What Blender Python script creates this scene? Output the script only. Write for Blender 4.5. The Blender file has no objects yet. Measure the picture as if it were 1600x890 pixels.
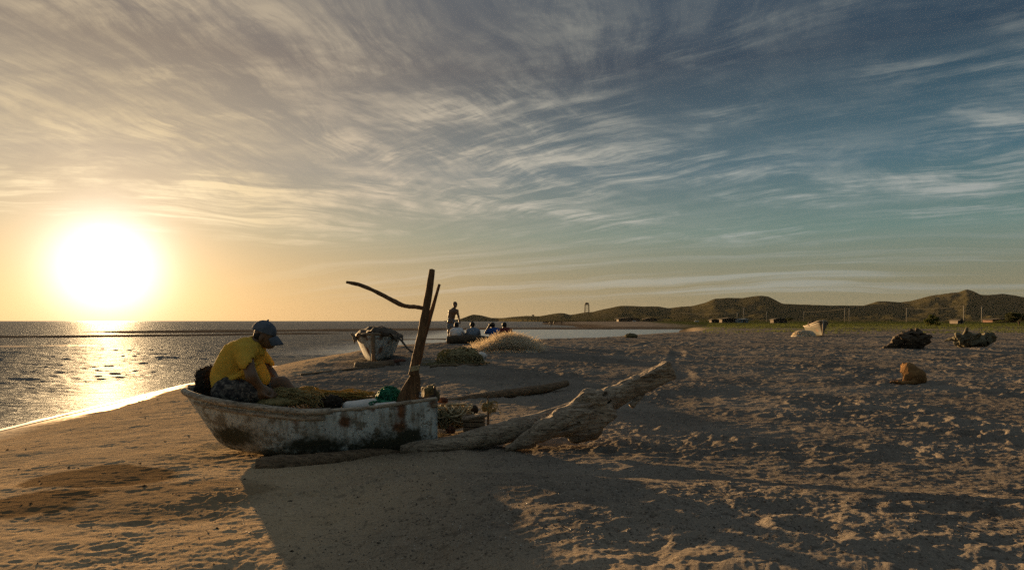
SUN_EL_DEG, SUN_E, EXPO = 5.2, 4.6, 1.6
NROW, NCOL = 850, 960
HAZE = .000013

import bpy, math, random
import numpy as np
from mathutils import Vector, Matrix
rnd = random.Random(7)
RS = np.random.RandomState(11)
sc = bpy.context.scene
COL = sc.collection
R = math.radians
F, HX, HY = 1067.0, 800.0, 501.0           # focal length and horizon of the photograph, in its pixels
WATER = -1.5                                # heights are relative to the lens

def P(px, py, Y):
    """the point at depth Y that the lens sees at photograph pixel px, py"""
    return np.array([(px - HX) / F * Y, Y, -(py - HY) / F * Y])

# ------------------------------------------------------------------ numpy noise
class Perlin:
    def __init__(s, seed):
        r = np.random.RandomState(seed)
        s.p = np.concatenate([r.permutation(256)] * 3)
        a = r.rand(256) * 2 * np.pi
        s.g = np.stack([np.cos(a), np.sin(a)], 1)
        v = r.normal(size=(256, 3)); s.g3 = v / np.linalg.norm(v, axis=1)[:, None]
    def n2(s, x, y):
        xi = np.floor(x).astype(int); yi = np.floor(y).astype(int)
        xf = x - xi; yf = y - yi
        u = xf**3 * (xf * (xf * 6 - 15) + 10); v = yf**3 * (yf * (yf * 6 - 15) + 10)
        def g(i, j):
            h = s.p[(s.p[(xi + i) & 255] + yi + j) & 255]
            return s.g[h, 0] * (xf - i) + s.g[h, 1] * (yf - j)
        a = g(0, 0); b = g(1, 0); c = g(0, 1); d = g(1, 1)
        return (a + u * (b - a)) * (1 - v) + (c + u * (d - c)) * v
    def n3(s, x, y, z):
        xi = np.floor(x).astype(int); yi = np.floor(y).astype(int); zi = np.floor(z).astype(int)
        xf = x - xi; yf = y - yi; zf = z - zi
        f = lambda t: t * t * t * (t * (t * 6 - 15) + 10)
        u, v, w = f(xf), f(yf), f(zf)
        def g(i, j, k):
            h = s.p[s.p[s.p[(xi + i) & 255] + ((yi + j) & 255)] + ((zi + k) & 255)]
            q = s.g3[h]
            return q[..., 0] * (xf - i) + q[..., 1] * (yf - j) + q[..., 2] * (zf - k)
        l = lambda a, b, t: a + t * (b - a)
        return l(l(l(g(0,0,0), g(1,0,0), u), l(g(0,1,0), g(1,1,0), u), v), l(l(g(0,0,1), g(1,0,1), u), l(g(0,1,1), g(1,1,1), u), v), w)
PN = [Perlin(i) for i in range(8)]
def fbm2(x, y, o=4, k=0, gain=.5):
    t = 0; a = 1.
    for i in range(o):
        t = t + a * PN[(k + i) % 8].n2(x * 2**i + 17.3 * i, y * 2**i - 9.1 * i); a *= gain
    return t
def sm(a, b, x):
    t = np.clip((x - a) / (b - a), 0, 1); return t * t * (3 - 2 * t)
def hash2(i, j, k):
    v = np.sin(i * 127.1 + j * 311.7 + k * 74.7) * 43758.5453
    return v - np.floor(v)
def dents(x, y, cell, depth, rad, keep, seed, ang=None):
    """scattered foot-sized hollows with a pushed-up rim"""
    gx, gy = np.floor(x / cell), np.floor(y / cell); t = np.zeros_like(x)
    for i in (-1, 0, 1):
        for j in (-1, 0, 1):
            cx, cy = gx + i, gy + j
            px = (cx + hash2(cx, cy, seed)) * cell; py = (cy + hash2(cx, cy, seed + 1)) * cell
            r = rad * (.6 + .8 * hash2(cx, cy, seed + 2)); on = hash2(cx, cy, seed + 3) < keep
            a = hash2(cx, cy, seed + 4) * 3.14 if ang is None else ang + .8 * (hash2(cx, cy, seed + 4) - .5)
            dx, dy = x - px, y - py
            e = np.sqrt(((dx * np.cos(a) + dy * np.sin(a)) / 1.7)**2 + (-dx * np.sin(a) + dy * np.cos(a))**2) / r
            t += np.where(on, depth * (.5 + hash2(cx, cy, seed + 5)) * (-np.exp(-(e * 1.5)**4) + .55 * np.exp(-((e - 1.15) / .3)**2)), 0)
    return t

# ------------------------------------------------------------------ objects
def props(o, label=None, cat=None, group=None, kind=None):
    if label: o['label'] = label
    if cat: o['category'] = cat
    if group: o['group'] = group
    if kind: o['kind'] = kind
    return o
def make_mesh(name, V, Fc, m, smooth=True, sharp=None):
    """V (n,3); Fc an int array (m,3|4), or a list of such arrays, or a list of lists"""
    me = bpy.data.meshes.new(name); V = np.asarray(V, np.float32)
    arrs = Fc if (isinstance(Fc, list) and len(Fc) and isinstance(Fc[0], np.ndarray)) else ([Fc] if isinstance(Fc, np.ndarray) else None)
    if arrs is None:
        me.from_pydata(V.tolist(), [], Fc)
    else:
        arrs = [a for a in arrs if len(a)]
        idx = np.concatenate([a.ravel() for a in arrs]).astype(np.int32)
        tot = np.concatenate([np.full(len(a), a.shape[1]) for a in arrs])
        st = np.concatenate([[0], np.cumsum(tot)[:-1]]).astype(np.int32)
        me.vertices.add(len(V)); me.vertices.foreach_set('co', V.ravel())
        me.loops.add(len(idx)); me.loops.foreach_set('vertex_index', idx)
        me.polygons.add(len(tot)); me.polygons.foreach_set('loop_start', st)
        me.update(calc_edges=True); me.validate()
    me.polygons.foreach_set('use_smooth', [bool(smooth)] * len(me.polygons))
    if sharp: me.set_sharp_from_angle(angle=R(sharp))
    if m: me.materials.append(m)
    me.update()
    return me
def empty(name, loc, label, cat, group=None):
    o = bpy.data.objects.new(name, None); COL.objects.link(o); o.location = [float(c) for c in loc]
    o.empty_display_size = .1
    return props(o, label, cat, group)
def obj(name, V, Fc, m, parent=None, smooth=True, sharp=None, base=None):
    """ONE mesh object; V in world coordinates, the origin moved to the parent's or to base"""
    V = np.asarray(V, float)
    if parent is not None:
        org = np.array(parent.location); q = parent.parent
        while q is not None: org = org + np.array(q.location); q = q.parent
    else:
        org = np.zeros(3) if base is None else np.asarray(base, float)
    o = bpy.data.objects.new(name, make_mesh(name, V - org, Fc, m, smooth, sharp)); COL.objects.link(o)
    if parent is not None: o.parent = parent
    else: o.location = org
    return o
def copy_thing(o, parent=None):
    c = o.copy(); COL.objects.link(c)
    if parent is not None: c.parent = parent
    for ch in list(o.children): copy_thing(ch, c)
    return c

class MB:
    """collects shapes for one mesh"""
    def __init__(s): s.V = []; s.F = {3: [], 4: []}; s.n = 0; s.X = []
    def add(s, V, Fa):
        V = np.asarray(V, float); s.V.append(V)
        for a in (Fa if isinstance(Fa, list) else [Fa]):
            a = np.asarray(a)
            if len(a): s.F[a.shape[1]].append(a + s.n)
        s.n += len(V)
    def box(s, c, d, rz=0, ry=0, rx=0, bev=.0):
        d = np.asarray(d, float) / 2
        b = min(bev, .45 * d.min() * 2) if bev else 0
        M = np.array(Matrix.Rotation(rz, 3, 'Z') @ Matrix.Rotation(ry, 3, 'Y') @ Matrix.Rotation(rx, 3, 'X'))
        if not b:
            v = np.array([[x, y, z] for x in (-1, 1) for y in (-1, 1) for z in (-1, 1)]) * d
            s.add(v @ M.T + np.asarray(c), np.array([[0,1,3,2],[4,6,7,5],[0,4,5,1],[2,3,7,6],[0,2,6,4],[1,5,7,3]]))
        else:
            V = []; ring = [(-1,-1),(1,-1),(1,1),(-1,1)]
            def lvl(z, ins):
                o = []
                for (x, y) in ring:
                    sx, sy = d[0] - ins, d[1] - ins
                    if x * y > 0: o += [(x*sx, y*(sy-b), z), (x*(sx-b), y*sy, z)]
                    else: o += [(x*(sx-b), y*sy, z), (x*sx, y*(sy-b), z)]
                return o
            for z, ins in ((-d[2], b), (-d[2]+b, 0), (d[2]-b, 0), (d[2], b)): V += lvl(z, ins)
            q = [[k*8+i, k*8+(i+1)%8, (k+1)*8+(i+1)%8, (k+1)*8+i] for k in range(3) for i in range(8)]
            n = len(V); V += [(0,0,-d[2]), (0,0,d[2])]
            t = [[(i+1)%8, i, n] for i in range(8)] + [[24+i, 24+(i+1)%8, n+1] for i in range(8)]
            s.add(np.array(V) @ M.T + np.asarray(c), [np.array(q), np.array(t)])
    def tube(s, pts, rad, n=8, cap=True, flat=None, rough=0, seed=0):
        V, Fa = tube(pts, rad, n, cap, flat, rough, seed); s.add(V, Fa)
    def get(s):
        return np.concatenate(s.V), [np.concatenate(f) for f in (s.F[4], s.F[3]) if f]
    def build(s, name, m, parent=None, **k):
        V, Fa = s.get(); return obj(name, V, Fa, m, parent, **k)

def resample(pts, n):
    """smooth curve through the points (Catmull-Rom)"""
    pts = np.asarray(pts, float); k = len(pts)
    q = np.vstack([2 * pts[0] - pts[1], pts, 2 * pts[-1] - pts[-2]])
    t = np.linspace(0, k - 1 - 1e-9, n); i = t.astype(int); f = (t - i)[:, None]
    a, b, c, d = q[i], q[i + 1], q[i + 2], q[i + 3]
    return .5 * (2*b + (c - a)*f + (2*a - 5*b + 4*c - d)*f**2 + (3*b - a - 3*c + d)*f**3)
def tube(pts, rad, n=8, cap=True, flat=None, rough=0, seed=0):
    pts = np.asarray(pts, float); k = len(pts)
    rad = np.full(k, rad, float) if np.isscalar(rad) else np.interp(np.linspace(0, 1, k), np.linspace(0, 1, len(rad)), rad)
    T = np.gradient(pts, axis=0); T /= np.linalg.norm(T, axis=1)[:, None] + 1e-12
    N = np.zeros_like(T); up = np.array([0, 0, 1.]) if abs(T[0][2]) < .9 else np.array([1., 0, 0])
    v = up - T[0] * (up @ T[0])
    for i in range(k):
        v = v - T[i] * (v @ T[i]); v /= np.linalg.norm(v) + 1e-12; N[i] = v
    B = np.cross(T, N); a = np.arange(n) / n * 2 * np.pi
    rr = rad[:, None] * np.ones(n)
    if rough:
        q = np.linspace(0, k * .35, k)[:, None]
        rr = rr * (1 + rough * PN[seed % 8].n2(q + seed * 3.1, np.cos(a)[None] * 1.3 + 5 + seed) + .6 * rough * PN[(seed + 1) % 8].n2(q * 2.7 + seed, np.sin(a)[None] * 2.9 + np.cos(a)[None]))
    fx = 1. if flat is None else flat
    V = pts[:, None] + rr[..., None] * (np.cos(a)[None, :, None] * N[:, None] + fx * np.sin(a)[None, :, None] * B[:, None])
    V = V.reshape(-1, 3)
    i, j = np.meshgrid(np.arange(k - 1), np.arange(n), indexing='ij'); i, j = i.ravel(), j.ravel(); j2 = (j + 1) % n
    Q = np.stack([i*n + j, i*n + j2, (i+1)*n + j2, (i+1)*n + j], 1); Fa = [Q]
    if cap:
        V = np.vstack([V, pts[:1] - T[:1] * rad[0] * .3, pts[-1:] + T[-1:] * rad[-1] * .3]); e = k * n; jj = np.arange(n); j2 = (jj + 1) % n
        Fa.append(np.vstack([np.stack([j2, jj, np.full(n, e)], 1), np.stack([(k-1)*n + jj, (k-1)*n + j2, np.full(n, e + 1)], 1)]))
    return V, Fa
def grid_faces(r, c):
    i, j = np.meshgrid(np.arange(r - 1), np.arange(c - 1), indexing='ij'); i, j = i.ravel(), j.ravel()
    return np.stack([i*c + j, i*c + j + 1, (i+1)*c + j + 1, (i+1)*c + j], 1)

# ------------------------------------------------------------------ distance fields -> one continuous surface
class SDF:
    def __init__(s, lo, hi, h):
        s.lo = np.asarray(lo, float); s.h = h; s.n = np.ceil((np.asarray(hi) - s.lo) / h).astype(int) + 1
        s.v = np.full(s.n, .5, np.float32)
    def sub(s, lo, hi):
        a = np.maximum(np.floor((np.asarray(lo) - s.lo) / s.h).astype(int), 0); b = np.minimum(np.ceil((np.asarray(hi) - s.lo) / s.h).astype(int) + 1, s.n)
        if (b <= a).any(): return None
        sl = tuple(slice(x, y) for x, y in zip(a, b))
        g = [s.lo[d] + s.h * np.arange(a[d], b[d]) for d in range(3)]
        return sl, g[0][:, None, None], g[1][None, :, None], g[2][None, None, :]
    def put(s, sl, d, k):
        o = s.v[sl]
        if k > 0:
            hh = np.clip(.5 + .5 * (o - d) / k, 0, 1); s.v[sl] = o * (1 - hh) + d * hh - k * hh * (1 - hh)
        else: s.v[sl] = np.minimum(o, d)
    def cap(s, a, b, ra, rb=None, k=.03, cut=False):
        a, b = np.asarray(a, float), np.asarray(b, float); rb = ra if rb is None else rb
        m = max(ra, rb) + 2 * k + 4 * s.h; q = s.sub(np.minimum(a, b) - m, np.maximum(a, b) + m)
        if q is None: return s
        sl, x, y, z = q; d = b - a; L = d @ d + 1e-12
        t = np.clip(((x - a[0]) * d[0] + (y - a[1]) * d[1] + (z - a[2]) * d[2]) / L, 0, 1)
        dd = np.sqrt((x - a[0] - t*d[0])**2 + (y - a[1] - t*d[1])**2 + (z - a[2] - t*d[2])**2) - (ra + (rb - ra) * t)
        if cut: s.v[sl] = np.maximum(s.v[sl], -dd)
        else: s.put(sl, dd, k)
        return s
    def chain(s, pts, rad, k=.03):
        for i in range(len(pts) - 1): s.cap(pts[i], pts[i+1], rad[i], rad[i+1], k)
        return s
    def ell(s, c, r, k=.03, rz=0, ry=0, rx=0, cut=False, box=0):
        c = np.asarray(c, float); r = np.asarray(r, float); m = r.max() * (1.75 if box else 1) + 2*k + 4*s.h; q = s.sub(c - m, c + m)
        if q is None: return s
        sl, x, y, z = q; M = np.array((Matrix.Rotation(rz, 3, 'Z') @ Matrix.Rotation(ry, 3, 'Y') @ Matrix.Rotation(rx, 3, 'X')).transposed())
        X, Y, Z = x - c[0], y - c[1], z - c[2]
        p = [M[i, 0]*X + M[i, 1]*Y + M[i, 2]*Z for i in range(3)]
        if box:
            e = [np.abs(p[i]) - r[i] + box for i in range(3)]
            dd = np.sqrt(sum(np.maximum(w, 0)**2 for w in e)) + np.minimum(np.maximum(np.maximum(e[0], e[1]), e[2]), 0) - box
        else:
            k0 = np.sqrt(sum((p[i] / r[i])**2 for i in range(3))); k1 = np.sqrt(sum((p[i] / r[i]**2)**2 for i in range(3))) + 1e-6
            dd = k0 * (k0 - 1) / k1
        if cut: s.v[sl] = np.maximum(s.v[sl], -dd)
        else: s.put(sl, dd, k)
        return s
    def half(s, p, n):
        """keep the side the normal n points away from"""
        n = np.asarray(n, float); n /= np.linalg.norm(n); _, x, y, z = s.sub(s.lo, s.lo + s.n * s.h)
        s.v = np.maximum(s.v, ((x - p[0]) * n[0] + (y - p[1]) * n[1] + (z - p[2]) * n[2]).astype(np.float32)); return s
    def noise(s, amp, f, k=0, stretch=(1, 1, 1), oct=2):
        _, x, y, z = s.sub(s.lo, s.lo + s.n * s.h); m = np.abs(s.v) < max(.06, amp * 2)
        X, Y, Z = [np.broadcast_to(q, s.v.shape)[m] for q in (x, y, z)]
        t = 0
        for o in range(oct): t = t + PN[(k + o) % 8].n3(X*f*2**o*stretch[0] + 3.7*k, Y*f*2**o*stretch[1], Z*f*2**o*stretch[2]) / 2**o
        s.v[m] += (amp * t).astype(np.float32); return s
    def mesh(s):
        v = s.v.copy(); v[[0, -1]] = .5; v[:, [0, -1]] = .5; v[:, :, [0, -1]] = .5
        g = v < 0; a, b, c = v.shape
        cnt = sum(g[i:a-1+i, j:b-1+j, k:c-1+k].astype(np.int8) for i in (0,1) for j in (0,1) for k in (0,1))
        I, J, K = np.nonzero((cnt > 0) & (cnt < 8)); idx = np.full(cnt.shape, -1, np.int64); idx[I, J, K] = np.arange(len(I))
        cs = [(i, j, k) for i in (0,1) for j in (0,1) for k in (0,1)]; cv = [v[I+i, J+j, K+k] for i, j, k in cs]
        acc = np.zeros((len(I), 3)); n = np.zeros(len(I))
        for p in range(8):
            for q in range(p + 1, 8):
                dif = [abs(cs[p][e] - cs[q][e]) for e in range(3)]
                if sum(dif) != 1: continue
                m = (cv[p] < 0) != (cv[q] < 0); t = np.where(m, cv[p] / (cv[p] - cv[q] + 1e-20), 0)
                pt = np.array(cs[p])[None] + t[:, None] * (np.array(cs[q]) - np.array(cs[p]))[None]
                acc += pt * m[:, None]; n += m
        V = s.lo + s.h * (np.stack([I, J, K], 1) + acc / n[:, None]); Fs = []
        for ax in range(3):
            o = [d for d in range(3) if d != ax]
            lo = [slice(None)] * 3; hi = [slice(None)] * 3; lo[ax] = slice(0, -1); hi[ax] = slice(1, None)
            for d in o: lo[d] = slice(1, -1); hi[d] = slice(1, -1)
            A, B = g[tuple(lo)], g[tuple(hi)]
            E = np.stack(np.nonzero(A != B), 1); fl = A[tuple(E.T)]; E[:, o[0]] += 1; E[:, o[1]] += 1
            def at(d0, d1):
                q = E.copy(); q[:, o[0]] += d0; q[:, o[1]] += d1; return idx[tuple(q.T)]
            Q = np.stack([at(-1,-1), at(0,-1), at(0,0), at(-1,0)], 1)
            if ax == 1: fl = ~fl
            Q[~fl] = Q[~fl][:, ::-1]; Fs.append(Q)
        Q = np.concatenate(Fs); return V, Q[(Q >= 0).all(1)]
    def build(s, name, m, parent=None, **k):
        V, Q = s.mesh(); return obj(name, V, Q, m, parent, **k)

# ------------------------------------------------------------------ materials
class G:
    def __init__(s, tree): s.t = tree; s.N = tree.nodes; s.L = tree.links
    def node(s, typ, ins=(), **kw):
        n = s.N.new(typ)
        for k, v in kw.items(): setattr(n, k, v)
        for k, v in (ins.items() if isinstance(ins, dict) else enumerate(ins)):
            if v is None: continue
            if isinstance(v, bpy.types.NodeSocket): s.L.new(v, n.inputs[k])
            else: n.inputs[k].default_value = v
        return n
    def m(s, op, a, b=None, c=None, clamp=False):
        return s.node('ShaderNodeMath', (a, b, c), operation=op, use_clamp=clamp).outputs[0]
    def vm(s, op, a, b=None, out=0):
        return s.node('ShaderNodeVectorMath', (a, b), operation=op).outputs[out]
    def noise(s, vec, scale, detail=4, rough=.5, dist=0, col=False):
        return s.node('ShaderNodeTexNoise', {'Vector': vec, 'Scale': scale, 'Detail': detail, 'Roughness': rough, 'Distortion': dist}).outputs['Color' if col else 'Fac']
    def map(s, vec, scale=(1, 1, 1), rot=(0, 0, 0), loc=(0, 0, 0)):
        return s.node('ShaderNodeMapping', {'Vector': vec, 'Location': loc, 'Rotation': rot, 'Scale': scale}).outputs[0]
    def ramp(s, x, *st):
        n = s.node('ShaderNodeValToRGB', (x,)); e = n.color_ramp.elements
        while len(e) < len(st): e.new(.5)
        for el, (p, c) in zip(e, st):
            el.position = p; el.color = (c, c, c, 1) if np.isscalar(c) else (*c, 1)
        return n.outputs[0]
    def mix(s, f, a, b, mode='MIX', clamp=True):
        n = s.node('ShaderNodeMix', data_type='RGBA', blend_type=mode, clamp_factor=clamp)
        for i, v in ((0, f), (6, a), (7, b)):
            if isinstance(v, bpy.types.NodeSocket): s.L.new(v, n.inputs[i])
            else: n.inputs[i].default_value = v if np.isscalar(v) else (*v[:3], 1)
        return n.outputs[2]
    def step(s, x, a, b):
        return s.node('ShaderNodeMapRange', {0: x, 1: a, 2: b, 3: 0., 4: 1.}, interpolation_type='SMOOTHSTEP').outputs[0]
    def bump(s, h, strength=.5, dist=.01, normal=None):
        return s.node('ShaderNodeBump', {'Height': h, 'Strength': strength, 'Distance': dist, 'Normal': normal}).outputs[0]
MATS = {}
def material(name, rough=.8, spec=.3):
    m = bpy.data.materials.new(name); m.use_nodes = True; g = G(m.node_tree); b = g.N['Principled BSDF']
    b.inputs['Roughness'].default_value = rough; b.inputs['Specular IOR Level'].default_value = spec
    MATS[name] = m
    return m, g, b
def simple(name, c1, c2=None, scale=8, rough=.8, bump=0, bscale=40, stretch=(1, 1, 1), spec=.25, trans=0, lo=.35, hi=.65):
    m, g, b = material(name, rough, spec); co = g.node('ShaderNodeTexCoord').outputs['Object']; v = g.map(co, stretch)
    c2 = c2 or tuple(x * .6 for x in c1)
    g.L.new(g.ramp(g.noise(v, scale, 5, .6), (lo, c1), (hi, c2)), b.inputs['Base Color'])
    if bump: g.L.new(g.bump(g.noise(v, bscale, 4, .6), bump, .01), b.inputs['Normal'])
    if trans:
        t = g.node('ShaderNodeBsdfTranslucent', {0: (*c1, 1)}); mx = g.node('ShaderNodeMixShader', {0: trans}); o = g.N['Material Output']
        g.L.new(b.outputs[0], mx.inputs[1]); g.L.new(t.outputs[0], mx.inputs[2]); g.L.new(mx.outputs[0], o.inputs[0])
    return m

# ------------------------------------------------------------------ camera, sun, sky
sc.render.resolution_x, sc.render.resolution_y = 1024, 569
cam = bpy.data.objects.new('camera', bpy.data.cameras.new('camera')); COL.objects.link(cam); sc.camera = cam
cam.location = (0, 0, 0); cam.rotation_euler = (R(90), 0, 0)
cam.data.sensor_width = 36; cam.data.lens = 36 * F / 1600; cam.data.shift_y = (HY - 445) / 1600
cam.data.clip_start = .1; cam.data.clip_end = 60000
SUN_AZ, SUN_EL = R(-30.7), R(SUN_EL_DEG)
sd = Vector((math.sin(SUN_AZ) * math.cos(SUN_EL), math.cos(SUN_AZ) * math.cos(SUN_EL), math.sin(SUN_EL)))
sl = bpy.data.lights.new('sun', 'SUN'); sl.energy = SUN_E; sl.angle = R(.53); sl.color = (1, .62, .28)
so = bpy.data.objects.new('sun', sl); COL.objects.link(so); so.rotation_euler = sd.to_track_quat('Z', 'Y').to_euler(); so.location = (-20, 40, 10)
sc.view_settings.view_transform = 'Standard'; sc.view_settings.look = 'None'; sc.view_settings.exposure = EXPO; sc.view_settings.gamma = 1
sc.cycles.use_denoising = False; sc.cycles.sample_clamp_indirect = .4; sc.cycles.sample_clamp_direct = 1.2
sc.cycles.max_bounces = 6; sc.cycles.diffuse_bounces = 3; sc.cycles.glossy_bounces = 3; sc.cycles.transparent_max_bounces = 8

# sky: clear evening gradient, the sun's aureole, cirrus on a high flat layer (all by direction, in the world)
w = bpy.data.worlds.new('World'); sc.world = w; w.use_nodes = True
g = G(w.node_tree); bg = g.N['Background']
sky = g.node('ShaderNodeTexSky', sky_type='NISHITA'); sky.sun_disc = False; sky.sun_elevation = SUN_EL; sky.sun_rotation = SUN_AZ
sky.altitude = 0; sky.air_density = 1.0; sky.dust_density = 1.5; sky.ozone_density = 1.0
STR = .1; bg.inputs['Strength'].default_value = STR
d = g.vm('NORMALIZE', g.node('ShaderNodeTexCoord').outputs['Generated'])
xyz = g.node('ShaderNodeSeparateXYZ', (d,)).outputs
gd = Vector((math.sin(SUN_AZ) * math.cos(R(3.8)), math.cos(SUN_AZ) * math.cos(R(3.8)), math.sin(R(3.8))))
th = g.m('MULTIPLY', g.m('ARCCOSINE', g.vm('DOT_PRODUCT', d, tuple(gd), out=1)), 180 / math.pi)      # degrees from the sun
el = g.m('MULTIPLY', g.m('ARCSINE', g.m('MAXIMUM', xyz[2], 0.)), 180 / math.pi)                   # degrees above the horizon
e90 = g.m('DIVIDE', el, 90.)
base = g.ramp(e90, (0, (.215, .19, .115)), (3/90, (.19, .195, .135)), (7/90, (.115, .20, .185)), (12/90, (.055, .130, .170)), (20/90, (.018, .048, .082)), (32/90, (.06, .09, .125)), (60/90, (.24, .285, .325)), (1, (.26, .305, .345)))
def expo(x, a, p): return g.m('EXPONENT', g.m('MULTIPLY', g.m('POWER', g.m('DIVIDE', x, a), p), -1.))
def scaled(c, f): return g.node('ShaderNodeVectorMath', {0: c, 'Scale': f}, operation='SCALE').outputs[0]
wide = scaled((.60, .315, .085), g.m('MULTIPLY', expo(th, 25., 1.25), expo(el, 13., 1.2)))
broad = scaled((.17, .115, .075), expo(th, 24., 1.5))
near = scaled((.42, .30, .19), expo(th, 6.6, 2.2))
disc = scaled((.9, 1., 1.15), expo(th, 3.3, 2.3))
tot = g.vm('ADD', scaled(sky.outputs[0], .014 * STR * 2**1.6), base)
for q in (wide, broad): tot = g.vm('ADD', tot, q)
# cirrus
den = g.m('ADD', xyz[2], .11); px = g.m('DIVIDE', xyz[0], den); py = g.m('DIVIDE', xyz[1], den)
pv = g.node('ShaderNodeCombineXYZ', (px, py, 0.)).outputs[0]
az = g.m('MULTIPLY', g.m('ARCTAN2', xyz[0], xyz[1]), 180 / math.pi)
w1 = g.vm('SUBTRACT', g.noise(pv, .55, 3, .5, col=True), (.5, .5, .5)); pw = g.vm('ADD', pv, scaled(w1, .9))
w2 = g.vm('SUBTRACT', g.noise(pv, 2.6, 3, .55, col=True), (.5, .5, .5)); pw2 = g.vm('ADD', pw, scaled(w2, .10))
def fibres(a, s1, s2, off, detail=7, rough=.62, src=None):
    """a noise drawn out along the compass bearing a"""
    v = g.map(g.map(src or pw2, (1, 1, 1), (0, 0, R(a - 90)), off), (s1, s2, 1))
    return g.noise(v, 1., detail, rough, .1)
fa = fibres(38, .8, 5.5, (0, 0, 0), 8, .68); fb = fibres(-50, .9, 5.5, (7, 3, 2), 8, .68); fc = fibres(62, .9, 5., (2, 9, 5), 8, .68)
patch = g.noise(pw, .75, 4, .55); patch2 = g.noise(g.map(pw, (1, 1, 1), (0, 0, 0), (5, 2, 8)), 1.3, 5, .6)
left = g.step(az, 14., -26.); high = g.step(el, 8., 15.)
# a veil thick at the upper left, combed into fibres; thin streaks to the right
fine = fibres(30, 2.2, 17, (3, 1, 4), 6, .7); fine2 = fibres(-56, 2.0, 15, (1, 8, 2), 6, .7); fine3 = fibres(70, 1.8, 12, (4, 4, 1), 6, .7)
def comb(f, fn, a, b): return g.step(g.m('ADD', g.m('MULTIPLY', f, .68), g.m('MULTIPLY', fn, .34)), a, b)
veil = g.m('MULTIPLY', g.m('MULTIPLY', g.m('ADD', .06, g.m('MULTIPLY', left, .58)), high), g.m('ADD', .45, g.m('MULTIPLY', g.step(patch2, .36, .62), .85)))
iso = g.noise(g.map(pw2, (1.6, 2.2, 1), (0, 0, R(-50))), 1.5, 8, .66); puff = g.step(iso, .40, .62)
swap = g.step(g.noise(g.map(pw, (1, 1, 1), (0, 0, 0), (3, 7, 1)), .8, 2, .5), .42, .58)
def blend(a, b_): return g.m('ADD', g.m('MULTIPLY', a, g.m('SUBTRACT', 1., swap)), g.m('MULTIPLY', b_, swap))
fa = blend(fa, fibres(12, .8, 5., (5, 2, 9), 8, .68)); fine = blend(fine, fibres(8, 2., 14, (2, 6, 4), 6, .7))
fa = g.m('ADD', g.m('MULTIPLY', fa, .62), g.m('MULTIPLY', iso, .38)); fb = g.m('ADD', g.m('MULTIPLY', fb, .66), g.m('MULTIPLY', iso, .34))
va = g.m('MULTIPLY', comb(fa, fine, .42, .60), g.m('ADD', veil, g.m('MULTIPLY', g.step(patch, .45, .66), .42)))
va = g.m('MULTIPLY', va, g.m('ADD', .55, g.m('MULTIPLY', puff, .75)))
va = g.m('ADD', g.m('MULTIPLY', va, g.step(el, 6.5, 12.)), g.m('MULTIPLY', g.m('MULTIPLY', left, .22), g.step(el, 8., 16.)))
# band of brighter cloud at 8 to 12 degrees on the left half, and streaky fans on the right
bandy = g.m('ADD', el, g.m('MULTIPLY', g.m('SUBTRACT', patch2, .5), 7.))
band = g.m('MULTIPLY', g.m('MULTIPLY', g.step(bandy, 6.4, 8.4), g.step(bandy, 13.5, 10.)), g.step(az, 4., -14.))
vb = g.m('MULTIPLY', g.m('MULTIPLY', band, comb(fc, fine3, .42, .60)), g.step(patch2, .34, .56))
fan = g.m('MULTIPLY', g.m('MULTIPLY', g.step(el, 5.2, 7.6), g.step(el, 27., 12.)), g.step(az, -18., 0.))
vc = g.m('MULTIPLY', g.m('MULTIPLY', fan, comb(fb, fine2, .45, .62)), g.m('ADD', .16, g.m('MULTIPLY', g.step(patch2, .44, .60), .85)))
low = g.m('MULTIPLY', g.m('MULTIPLY', g.step(el, 1.2, 2.6), g.step(el, 7.5, 4.)), g.step(az, -26., -6.))
vd = g.m('MULTIPLY', g.m('MULTIPLY', low, g.step(fibres(-66, .25, 2.6, (1, 4, 6), 6), .44, .66)), .5)
dens = g.m('ADD', g.m('ADD', va, g.m('MULTIPLY', vb, .95)), g.m('ADD', vc, vd), clamp=True)
ccol = g.ramp(g.m('DIVIDE', th, 80.), (0, (1.05, .86, .56)), (11/80, (.80, .62, .37)), (20/80, (.63, .51, .365)), (34/80, (.45, .42, .35)), (48/80, (.35, .365, .335)), (75/80, (.27, .295, .285)))
ccol = scaled(ccol, g.m('ADD', .78, g.m('MULTIPLY', g.step(el, 24., 9.), .38)))
tot = g.mix(g.m('MULTIPLY', dens, .97), tot, ccol)
for q in (near, disc): tot = g.vm('ADD', tot, q)
g.L.new(scaled(tot, 1 / (STR * 2**EXPO)), bg.inputs['Color'])

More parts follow.
